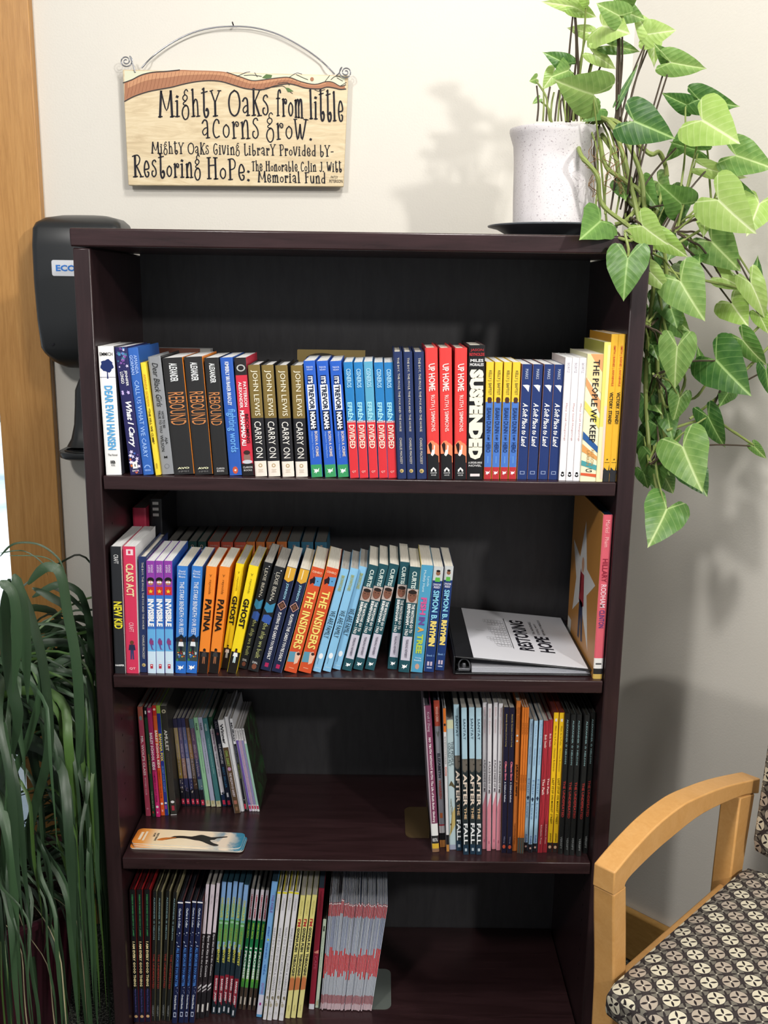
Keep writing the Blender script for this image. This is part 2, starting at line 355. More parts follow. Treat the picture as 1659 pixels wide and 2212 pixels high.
BK = {
'dear': K(.14, 'f4f4f2', [A('EMMICH', .045, .072, .8, '1a1a1a', hz=True), T('DEAR EVAN HANSEN', .30, .80, .52, '56a6dc', bold=.03), A('The Novel', .832, .848, .6, '333', hz=True), A('IB', .885, .91, .3, '111', hz=True, bold=.03), A('NOVEL', .915, .93, .25, '333', hz=True)], tree(.16, '1e2f66')+[Rc(.234, .237, 0, 1, '23326a')], cr='3c3b42', pages=PAGEW),
'carry': K(.14, '2b2a5c', [A('JENNIFER', .18, .30, .26, 'fff', .66), A('LONGO', .19, .28, .26, 'fff', .34), T('What I Carry', .42, .78, .62, 'fff', shear=.3, bold=.03), A('EMBER', .962, .975, .55, 'fff', hz=True)], spots(26, 3, .01, .17, ['7a4f9c', 'd9d2f0', '4f8fc0', '3b7f95', '8e5fb0'], .06, .16, 1)+spots(4, 5, .33, .36, ['cbb8f0'], .1, .15, 1)+spots(20, 8, .8, .99, ['7a4f9c', 'd9d2f0', '4f6fc0', 'e07a3a', 'f0e8ff'], .06, .16, 1)+[Rc(.895, .95, .3, .7, 'eee'), Rc(.915, .935, .46, .54, '222')], cr='2b2a5c', pages=PAGEW),
'callus': K(.15, '3566b8', [A('AMANDA', .055, .20, .3, 'b9d4ff', .68, bold=0), A('GORMAN', .055, .205, .3, 'b9d4ff', .28, bold=0), T('CALL US WHAT WE CARRY', .25, .86, .42, 'a9ccff', bold=0), A('VIKING', .955, .97, .6, 'a9ccff', hz=True)], [('s', [(.42*math.cos(a), -.42*math.sin(a)) for a in [i*PI/12 for i in range(13)]], .945, .5, .75, '8fb4ee'), ('s', [(.3*math.cos(a), -.3*math.sin(a)) for a in [i*PI/12 for i in range(13)]], .945, .5, .75, '3566b8')], hard=True, cr='2f63b2', cl='2f63b2', pages=PAGEW),
'hill': K(.12, 'f3d63f', [A('AMANDA GORMAN', .10, .38, .45, 'c68a2a', bold=0), T('*THE HILL WE CLIMB*', .40, .72, .45, '2a2418'), A('VIKING', .89, .94, .3, '8a6a20')], hard=True, cl='f3d63f', cr='f3d63f', pages=PAGEW),
'girls': K(.15, '8e9196', [T('Dear Black Girls', .05, .42, .45, '1d1f22', shear=.35, bold=0), A('HOW TO BE', .46, .60, .2, '2c2e32', .66), A('TRUE TO YOU', .45, .64, .2, '2c2e32', .38), A('AJA', .68, .74, .25, '2c2e32', .68), A('WILSON', .66, .80, .25, '2c2e32', .36), A('M', .84, .86, .25, '222', hz=True)], [Dk(.93, .5, .2, '6d7076', 1), Dk(.93, .5, .15, '8e9196', 1)], hard=True, cr='17181b', cl='8e9196', pages=PAGEW),
'rebound': K(.14, '2a2a2b', [A('ALEXANDER', .045, .20, .38, 'eceff0', bold=.02), T('REBOUND', .29, .57, .78, 'c5824f', bold=0), A('HMH', .965, .98, .5, '777', hz=True), A('AVO', .935, .952, .6, 'e6e6c0', hz=True, bold=.04)], cr='ee8a2b', pages=PAGEW),
'rebound2': K(.14, '2a2a2b', [A('ALEXANDER', .045, .21, .38, 'eceff0', bold=.02), T('REBOUND', .29, .57, .78, 'c5824f', bold=0), A('CLARION', .935, .95, .55, 'ddd', hz=True), A('BOOKS', .957, .972, .5, 'ddd', hz=True)], cr='2a2a2b', pages=PAGEW),
'fighting': K(.14, '2f5cb4', [A('KIMBERLY BRUBAKER BRADLEY', .035, .40, .32, 'e8eef6', bold=.02), T('fighting words', .43, .80, .8, '6aa6e6', bold=.02)], [Dk(.955, .5, .22, 'c9583a', 1.4), ('s', BIRD, .955, .5, .3, 'f0e8e0')], pages=PAGEW),
'ali': K(.14, [(.145, '2a2627'), (.895, 'cf3347'), (1, '1f1d1f')], [A('PATTERSON', .20, .41, .26, 'f4e9ea', .72, bold=.02), A('ALEXANDER', .20, .42, .26, 'f4e9ea', .34, bold=.02), T('BECOMING', .47, .72, .27, '2a1a1c', .72, bold=.02), T('MUHAMMAD ALI', .44, .74, .36, 'f7f2f2', .34, bold=.04), A('CLARION', .918, .935, .8, 'ddd', hz=True), A('BOOKS', .945, .96, .7, 'ddd', hz=True)], [Dk(.085, .5, .36, 'b9bcb9', .8), Dk(.085, .5, .25, '2a2627', .8), Dk(.845, .5, .3, '8d6f66', 1.3), Dk(.80, .5, .28, '3a2a28', .7), Dk(.88, .5, .42, 'c9ccd4', .4)], cr='c22f44', pages=PAGEW),
'lewis': K(.13, [(.47, '7d6a3a'), (.86, '26262a'), (1, 'eee4d8')], [A('JOHN LEWIS', .045, .45, .55, 'f2ead2', bold=0), T('CARRY ON', .50, .83, .55, 'f2ede6', bold=0)], [Dk(.90, .5, .16, 'b59a6a'), Dk(.90, .5, .09, 'eee4d8'), Rc(.935, .94, .3, .7, 'c9b9a4'), Rc(.947, .951, .35, .65, 'c9b9a4'), Rc(.958, .962, .3, .7, 'c9b9a4')], hard=True, cl='1d1d20', cr='1d1d20', pages=PAGEW),
'trevor': K(.14, [(.89, '2c5fc2'), (1, '3e9a62')], [A('TREVOR', .045, .06, .6, 'c9d8f0', hz=True), A('NOAH', .066, .08, .5, 'c9d8f0', hz=True), A("IT'S", .13, .19, .42, 'fff', bold=.04), T('TREVOR', .205, .41, .46, '14203c', bold=.03), T('NOAH:', .43, .58, .46, 'fff', bold=.05), T('BORN A CRIME', .60, .82, .26, 'e8d8c8', .68), A('Adapted for Young Readers', .60, .83, .16, '9fc0f0', .32)], [Rc(.12, .198, .24, .76, '152a5c'), Rc(.2, .415, .18, .82, 'f2f4f6'), Rc(.42, .59, .2, .82, '121b36'), Horse(.945, .62)], pages=PAGEW),
'efren': K(.13, [(.50, '2a7cbc'), (1, 'd9363e')], [A('CISNEROS', .055, .215, .5, 'a8d8f0', bold=.02), T('EFR\u00c9N', .34, .50, .62, 'a6e4f4', bold=.03), T('DIVIDED', .535, .74, .62, 'f4e6d4', bold=.02), A('QT', .935, .955, .45, 'f0d0c8', hz=True)], [('s', [(-.5, .12), (-.4, -.12), (-.3, .12), (-.2, -.12), (-.1, .12), (0, -.12), (.1, .12), (.2, -.12), (.3, .12), (.4, -.12), (.5, .12)], .505, .5, .95, 'cfd6dc')], pages=PAGEW),
'efren2': None,
'mole': K(.17, '27355f', [T('THE BOY, THE MOLE, THE FOX AND THE HORSE', .045, .62, .26, 'd9d3c0', bold=0), A('CHARLIE MACKESY', .67, .88, .26, 'd9d3c0', bold=0)], [Dk(.935, .5, .22, 'cbb67a'), Dk(.937, .45, .12, '8c7a48')], hard=True, cl='27355f', cr='27355f', pages=PAGES),
'uphome': K(.15, [(.79, 'df4240'), (1, '1f2023')], [T('UP HOME', .115, .325, .52, 'fbe6e2', bold=.02, shear=-.2), A('RUTH J SIMMONS', .35, .63, .42, 'f6d8d4', shear=-.25), A('RANDOM', .945, .955, .5, 'ddd', hz=True), A('HOUSE', .962, .972, .4, 'ddd', hz=True)], [Pg([(0, .80), (0, .735), (.15, .715), (.3, .70), (.5, .70), (.65, .715), (.8, .72), (1, .74), (1, .87), (.94, .87), (.93, .82), (.6, .80)], 'ef8a62'), Pg([(.1, .73), (.3, .71), (.42, .73), (.4, .78), (.3, .8), (.2, .77)], '2a1d1c'), Pg([(.3, .81), (.42, .77), (.55, .77), (.58, .73), (.66, .74), (.62, .80), (.45, .82)], 'f5efe8'), ('s', [(-.4, .4), (-.4, .1), (0, -.3), (.4, .1), (.4, .4), (.2, .4), (.1, .1), (-.1, .1), (-.2, .4)], .92, .5, .55, 'e4e4e4')], hard=True, cl='8c1f2c', cr='df4240', pages=PAGES),
'suspended': K(.15, '1c1c1e', [A('JASON', .025, .048, .8, 'b5353a', hz=True), A('REYNOLDS', .055, .078, .92, 'b5353a', hz=True, bold=.03), A('MILES', .10, .122, .8, 'ddd', hz=True, bold=.03), A('MORALES', .13, .152, .85, 'ddd', hz=True, bold=.03), T('SUSPENDED', .175, .845, .86, 'f5efd8', bold=.075), A('A SPIDER-MAN', .862, .878, .85, 'e8e8e8', hz=True), A('NOVEL', .885, .90, .8, 'e8e8e8', hz=True)], [Rc(.955, .975, .2, .8, 'e6dcdc')], hard=True, cl='1c1c1e', cr='3a1c22', pages=PAGES),
'isaiah': K(.13, [(.335, 'edc93c'), (.895, '4a78c8'), (1, 'b8343a')], [A('KELLY J. BAPTIST', .07, .275, .5, '3c4434', bold=0), T('ISAIAH DUNN', .385, .60, .58, '132a5c', bold=.01), T('IS MY', .615, .665, .35, '132a5c'), T('HERO', .68, .765, .58, '132a5c', bold=.01)], [Pg([(.1, .39), (.12, .35), (.3, .335), (.7, .335), (.88, .35), (.9, .39)], '4a78c8'), Pg([(.25, .31), (.35, .295), (.7, .295), (.85, .31), (.78, .345), (.3, .345)], '4a2f28'), Rc(.80, .86, .47, .53, '7fb4e0'), Horse(.945, .7)], pages=PAGEW),
'soft': K(.13, '24386f', [A('MARKS', .04, .125, .3, 'c5cede', bold=0), T('A Soft Place to Land', .33, .71, .55, 'fff', shear=.3, bold=.02)], [('s', [(-.5, -.45), (.1, -.5), (.45, -.4), (.35, .5), (-.05, -.0)], .205, .5, .75, 'f4f6f8'), Rc(.925, .955, .25, .75, '8a98ba'), Rc(.931, .949, .33, .67, '24386f')], pages=PAGEW, cl='c78d74'),
'hunger': K(.13, 'f0eff2', [A('BORTZ', .04, .12, .36, 'b0a8b4', bold=0), T('Many Small Hungerings', .365, .67, .34, 'c08a86', bold=0)], [Dk(.937, .5, .2, '1a1a1c', 1), Dk(.955, .5, .26, '1a1a1c', .9), Dk(.95, .5, .12, 'f0eff2', 1)], pages=PAGEW, cl='cfc4c2'),
'people': K(.15, 'f1ecc9', [T('THE PEOPLE WE KEEP', .045, .69, .40, '1d1b22', .6, bold=.012), A('ALLISON', .74, .87, .2, 'b8904e', .68, bold=0), A('LARKIN', .75, .87, .2, 'b8904e', .42, bold=0), A('G', .895, .925, .4, '222', hz=True, bold=0)], [Pg([(0, .0), (1, .02), (1, .30), (.05, .18)], 'edd9a0'), Pg([(.2, 0), (1, .0), (1, .14), (.5, .06)], 'd9a06a'), Pg([(0, .18), (0, .24), (1, .46), (1, .36)], 'd9a06a'), Pg([(0, .36), (0, .42), (1, .58), (1, .50)], 'e5d86a'), Pg([(0, .60), (0, .66), (1, .77), (1, .72)], '2f5c98'), Pg([(0, .70), (0, .76), (1, .83), (1, .80)], 'e0a05c'), Pg([(0, .83), (0, .87), (1, .91), (1, .87)], '4f9fa4'), Pg([(0, .93), (0, .95), (1, .965), (1, .94)], 'd9603c')], cl='ddd9b4', pages=PAGES),
'pale': K(.16, [(.6, 'e4dc74'), (1, 'f0e6b8')], (), [Rc(.02, .98, .55, 1, 'e8e09a'), Rc(.45, .98, .6, 1, 'ecd0c0')], cl='9c9a4a', pages=PAGES),
'victory': K(.17, [(.92, 'e9b535'), (1, '2d2d31')], [A('SMITH | BARNES | ANYABWILE', .075, .345, .4, 'c24a2c', bold=.012), T('VICTORY. STAND!', .385, .60, .5, '2a2218', bold=.03)], [Pg([(0, .93), (.12, .90), (.3, .915), (.5, .955), (.6, .93), (.72, .925), (.85, .88), (.9, .93), (1, .92), (1, .94), (0, .94)], '2d2d31'), Rc(.865, .868, .15, .85, '4a3a18'), ('s', BIRD, .845, .5, .4, '3a2c14')], cl='b8852a', pages=PAGEW),
# second shelf
'newkid': K(.15, '2a2c30', [A('CRAFT', .06, .13, .42, 'e8e8e8', bold=0), T('NEW KID', .425, .64, .78, 'e8dc3c', bold=.03), A('HARPER', .925, .94, .85, 'eee', hz=True, bold=.03)], cr='ececec', pages=PAGEW),
'classact': K(.15, 'd43a5c', [T('CLASS ACT', .13, .385, .62, 'ecd9a8', bold=.03), A('CRAFT', .59, .665, .38, 'f4c4cc', bold=0), A('QT', .95, .97, .5, 'fbdde2', hz=True)], [Rc(.02, .065, .25, .8, 'f0d8dc'), Rc(.03, .055, .4, .6, 'd43a5c')]+fig(.81, 1.1, '6b4230', '2d2f48', '39406a'), cr='eeeeee', pages=PAGEW),
'invisible': K(.14, [(.30, '8f3fa4'), (.60, '3c78c8'), (.8, '68b0e4'), (1, 'cfe6f6')], [A('GONZALEZ', .03, .10, .26, 'e8d8f0', .68), A('& EPSTEIN', .035, .10, .24, 'e8d8f0', .34), T('INVISIBLE', .33, .575, .72, 'f6f8fa', bold=.05)], [Dk(.165, .5, .42, '1d1a20', .8), Dk(.19, .5, .33, 'b57a5c', .9), Dk(.185, .36, .13, 'e8e8e8'), Dk(.185, .64, .13, 'e8e8e8'), Rc(.225, .295, .12, .9, 'c8342f'), ('s', [(.5*math.cos(a)*(1 if k % 2 == 0 else .42), -.5*math.sin(a)*(1 if k % 2 == 0 else .42)) for k, a in enumerate([PI/2+i*PI/5 for i in range(10)])], .265, .5, .6, 'e8c83c')]+[('s', [(-.1, -.9), (.15, -.8), (.2, -.3), (.35, .2), (.1, .25), (.2, .8), (.45, .95), (.05, .95), (-.15, .2), (-.35, -.2), (-.25, -.7)], .73, .5, .8, '6b4f94'), Rc(.70, .735, .3, .75, '8c3f78'), Rc(.885, .895, .35, .65, 'e6eef4'), Rc(.915, .955, .34, .66, 'b83040'), Rc(.922, .932, .42, .58, 'f0e0e0')], cr='2f5fb4', pages=PAGEW),
'stars': K(.13, [(.66, '3d7fce'), (.885, '3c4a4a'), (1, '2f6fc8')], [A('David', .035, .055, .6, 'e0ecf8', hz=True), A('Barclay', .06, .08, .7, 'e0ecf8', hz=True), A('Moore', .085, .105, .6, 'e0ecf8', hz=True), T('THE STARS BENEATH OUR FEET', .14, .635, .42, 'e8eef4', bold=.012)], [Pg([(0, .67), (.3, .65), (.5, .63), (.8, .66), (1, .64), (1, .70), (0, .70)], '1c2430')]+spots(16, 4, .78, .88, ['c8402f', 'd8b03a', '3c8a4c', '3d6fb8', 'b8c8d0'], .05, .1)+fig(.74, 1.0, '5c3a2c', 'e8ecf0', '1e2430')+[Horse(.945, .7)], cr='2e63ae', pages=PAGES),
'patina': K(.13, [(.795, 'f08a32'), (1, '1e1a1a')], [A('reynolds', .12, .25, .3, '7a4418', bold=0), A('Y', .07, .09, .3, '8a4c18', hz=True), T('PATINA', .30, .605, .62, '231a16', bold=.04)], fig(.84, 1.0, '6a4632', '3a3a3c', '8c5c40')+[Dk(.775, .5, .14, '1e1616')], cr='e27a26', pages=PAGES),
'ghost': K(.13, [(.80, 'f4d824'), (1, '201c18')], [A('reynolds', .12, .25, .3, '8a7a18', bold=0), A('Y', .07, .09, .3, '8a7a18', hz=True), T('GHOST', .30, .575, .62, '231f16', bold=.04)], fig(.84, 1.0, '4c3226', 'eef0f0', 'c8dce0'), cr='e6c81c', pages=PAGEG),
'ship': K(.13, '232528', [A('LEXIE BEAN', .05, .30, .34, 'cfcabc', bold=0), T('the ship we built', .53, .87, .55, 'b8bb7a', bold=0), A('DIAL', .905, .925, .5, 'ddd', hz=True)], [Pg([(.05, .40), (.1, .34), (.5, .36), (.95, .33), (.9, .42), (.4, .435)], '3d86ac'), Pg([(.1, .52), (.15, .46), (.6, .45), (.95, .47), (.9, .54), (.4, .53)], '3a5ca8'), Dk(.955, .5, .22, '7c4a38', 1.3), Dk(.03, .7, .06, 'eee'), Dk(.315, .4, .07, 'eee'), Dk(.07, .2, .03, 'ccc')], cr='1a1c20', pages=PAGEG),
'cards': K(.14, '222a48', [A('JOHNSON', .15, .30, .3, '9fd0e4', bold=.02), T('PLAYING THE CARDS YOU\u2019RE DEALT', .43, .89, .33, 'f0efec', bold=.02)], [Pg([(.05, 0), (.95, 0), (.95, .11), (.5, .14), (.05, .12)], 'dca83c'), Rc(.01, .1, .38, .46, 'f4e8c4'), Pg([(.5, .315), (.95, .365), (.5, .415), (.05, .365)], 'c89a8c'), Pg([(.5, .325), (.86, .365), (.5, .405), (.14, .365)], '2a1c20'), Dk(.365, .5, .2, '6e4a38', 1.3), Rc(.925, .965, .32, .68, 'b02c5c')], cr='8fa4d4', pages=PAGES),
'insiders': K(.14, 'd2542f', [A('OSHIRO', .03, .05, .75, 'f6d8b8', hz=True), T('THE INSIDERS', .215, .77, .62, 'f4df7a', bold=.025)], [Pg([(.45, .085), (.98, .075), (.98, .16), (.5, .165)], '5f9ccc'), Pg([(.1, .12), (.3, .10), (.35, .08), (.5, .10), (.55, .15), (.35, .145), (.2, .165)], '2c1a20'), Dk(.12, .72, .05, '26404c'), Pg([(.05, .81), (.6, .80), (.62, .90), (.05, .91)], '5f98b0'), Pg([(.5, .81), (.75, .79), (.95, .83), (.85, .9), (.6, .92)], 'e8c0a8'), Dk(.815, .75, .13, '3c2c2c'), Rc(.955, .962, .3, .7, 'e8a888')], cl='e8b848', cr='c64c2a', pages=PAGES),
'family': K(.12, '8cc4e8', [A('BROWNTONES', .06, .21, .4, 'a8b070', bold=.03), T('WE ARE FAMILY', .40, .665, .62, '1d2830', bold=0)], [Dk(.845, .5, .26, 'eef4f8', 1.5), Rc(.87, .93, .3, .34, '3a5c74'), Rc(.958, .963, .2, .8, 'c0dcea')], cr='6fa8d0', cl='a8d4f0', pages=PAGEG),
'curtis': K(.13, '24505a', [A('CURTIS', .04, .20, .42, 'd4e2dc', bold=.03), T('THE WATSONS GO TO', .345, .62, .30, 'eef0ee', .70, bold=.03), T('BIRMINGHAM \u2013 1963', .345, .645, .34, 'eef0ee', .32, bold=.03), A('YEARLING NEWBERY', .68, .86, .24, '5a5468', bold=.01)], [Rc(.205, .335, .0, 1, 'b9aca6'), Dk(.27, .5, .42, '7c5444', 1.5), Dk(.235, .5, .4, '2a2220', .5), Dk(.265, .34, .07, '241a18', .6), Dk(.265, .66, .07, '241a18', .6), Dk(.305, .5, .12, '9c5c54', .4), Rc(.655, .885, .08, .92, 'c9c6d4'), Horse(.945, .62)], cr='1e444e', pages=PAGES),
'fish': K(.14, '4f9cc0', [A('Lynda', .10, .19, .24, 'd4ecf0', .68, bold=0), A('Mullaly Hunt', .045, .245, .24, 'd4ecf0', .34, bold=0), T('FISH', .295, .455, .5, 'd05a94', bold=.045), T('IN', .475, .55, .5, '6a4a94', bold=.045), T('A', .57, .62, .5, 'e0a84a', bold=.045), T('TREE', .64, .82, .5, 'b8cc4a', bold=.045), A('Young', .855, .87, .5, 'e8f0f4', hz=True), A('Readers', .877, .892, .6, 'e8f0f4', hz=True)], [Dk(.945, .5, .18, 'c8a08c', 1.4)], cr='3f86a8', cl='e4d070', pages=PAGES),
'simon': K(.13, [(.13, 'c4c8c8'), (1, '203a72')], [A('DWAYNE', .155, .175, .75, 'eef', hz=True), A('REED', .18, .2, .6, 'eef', hz=True), T('SIMON B.', .22, .50, .6, '8cd0e8', bold=.03), T('RHYMIN', .51, .75, .62, 'f0d878', bold=.06), A('Book 1', .83, .85, .7, '8cb4e0', hz=True)], [Pg([(.25, .14), (.28, .1), (.72, .1), (.75, .14)], '5cae4a'), Dk(.06, .5, .22, '8c6048', 1.1), Dk(.04, .5, .2, '241a18', .6), Rc(.90, .94, .25, .45, 'c8b8c8'), Rc(.90, .94, .55, .75, 'c8b8c8'), Rc(.955, .965, .25, .75, 'b8c4dc')], cr='1a3060', pages=PAGES),
'hillary': K(.245, [(.87, 'd6606e'), (.935, 'e8e6e4'), (.97, '2a2a2c'), (1, 'c8a85a')], [A('Markel . Pham', .03, .19, .42, 'f0b8b8', bold=0), T('HILLARY', .26, .40, .55, '8c2438', bold=.012), T('RODHAM', .415, .555, .55, 'f0d4dc', bold=.012), T('CLINTON', .57, .68, .55, '4a3a7c', bold=.012)], [Rc(.9, .91, .2, .8, '555')], hard=True, cl='b98240', cr='1c2a3c', pages=mat('#16324a', .6)),
}
BK['efren2'] = dict(BK['efren'], bands=[(.50, '5aa4c6'), (1, 'd9363e')])
BK['ghost']['art'] = BK['ghost']['art']+[Dk(.775, .5, .12, '2a1c16')]
# third shelf
G = PAGEG
BK.update({
'wolf': K(.16, [(.12, 'a85a4a'), (1, 'b04660')], [T("MR. WOLF'S CLASS", .26, .62, .5, 'e8d8dc', bold=.03), A('MYSTERY CLUB', .64, .80, .3, 'dcc0c8')], [Dk(.10, .5, .3, '7d8c90', 1.6), Dk(.93, .5, .2, 'd08c9c')], pages=G),
'green': K(.16, [(.09, '1c1a20'), (1, '24452f')], [T('CLICK THE COUNT', .42, .60, .4, 'b89a50'), A('TROUBLES', .76, .92, .35, 'a8b8a0')], [Rc(.03, .06, .3, .7, 'e8e8e8'), Rc(.95, .97, .2, .6, 'c0392f')], pages=G),
'bakerm': K(.16, [(.58, 'b02e66'), (1, 'd8307c')], [T('BAILEY SCHOOL KIDS', .22, .56, .7, 'f6e8ee', bold=.04), A('VAMPIRES DO NOT WEAR', .58, .86, .4, '6a1440')], [Dk(.03, .5, .3, 'f0d0d8'), Dk(.905, .5, .34, 'f4e8ec'), Rc(.95, .965, .3, .6, 'f0c0c8')], pages=G),
'bakero': K(.16, [(.09, 'c03028'), (.35, 'd8622a'), (.57, 'c83a40'), (1, 'e05a24')], [T('BAILEY SCHOOL KIDS', .22, .56, .7, 'f6ece0', bold=.04), A('WEREWOLVES SAVE THE', .58, .84, .4, '7c2410')], [Dk(.035, .5, .34, 'f0d0c0'), Dk(.89, .5, .34, 'f6ece4'), Rc(.945, .965, .3, .7, 'f0a8a0')], pages=G),
'banana': K(.16, [(.07, '94b84a'), (1, '28348c')], [T('BANANA FOX', .25, .50, .7, 'e6cf50', bold=.03), A('SECRET SOUR SOCIETY', .54, .78, .45, '6a9cd8')], [Dk(.885, .5, .3, 'e8e4ea'), Rc(.905, .94, .2, .7, 'a03888')], pages=G),
'amulet': K(.16, '35332f', [T('AMULET', .21, .40, .5, 'd0cec6', bold=.02), A('THE STONEKEEPER', .42, .60, .2, '5a5852')], [Dk(.045, .5, .33, 'c8c0a4'), Dk(.045, .5, .16, '4a463c'), Dk(.875, .5, .3, 'e8e8ea', .8), Rc(.91, .955, .28, .72, 'b03848'), Rc(.992, 1, 0, 1, 'ccc')], pages=G),
})
for nm, c1, c2, c3 in (('wingsa', '33304a', 'a89468', '8c7430'), ('wingsb', '2e3052', '5c5478', '8c6a5c'), ('wingsc', '33345c', '56608c', '8c8ca4'), ('wingsd', '43322a', '8c6a44', '5c5048'), ('wingse', '55707c', '5c4460', '2c3058')):
    BK[nm] = K(.14, [(.10, c1), (.45, c2), (.68, c3), (.8, c1), (1, '1c1a24')], [A('TUI SUTHERLAND', .10, .24, .35, 'b8a4a8', bold=0), T('WINGS OF THE DRAGON', .28, .64, .45, 'b4a8b0', bold=0)], spots(10, hash(nm) % 97 if False else len(nm)+ord(nm[-1]), .5, .84, [c2, c3, 'b8b0a4'], .06, .16)+[Rc(.915, .975, .18, .82, 'c0304a'), Rc(.935, .955, .42, .58, 'f0d0d4')], pages=G)
for nm, c in (('fishg', '92c49c'), ('fishl', 'a8acc4'), ('fisht', '3f7478')):
    BK[nm] = K(.14, c, [A('FISHER', .06, .14, .4, '24302c' if c != '3f7478' else 'c8dcd8', bold=.01), T('TALES FROM THE WINDING ROAD AGAIN', .22, .62, .22, '56706c' if c != '3f7478' else 'a8ccc8', .6, bold=0)], [Rc(.93, 1, 0, 1, 'c8c4a0'), Rc(.93, .97, .3, .7, 'b4a87c')], pages=G)
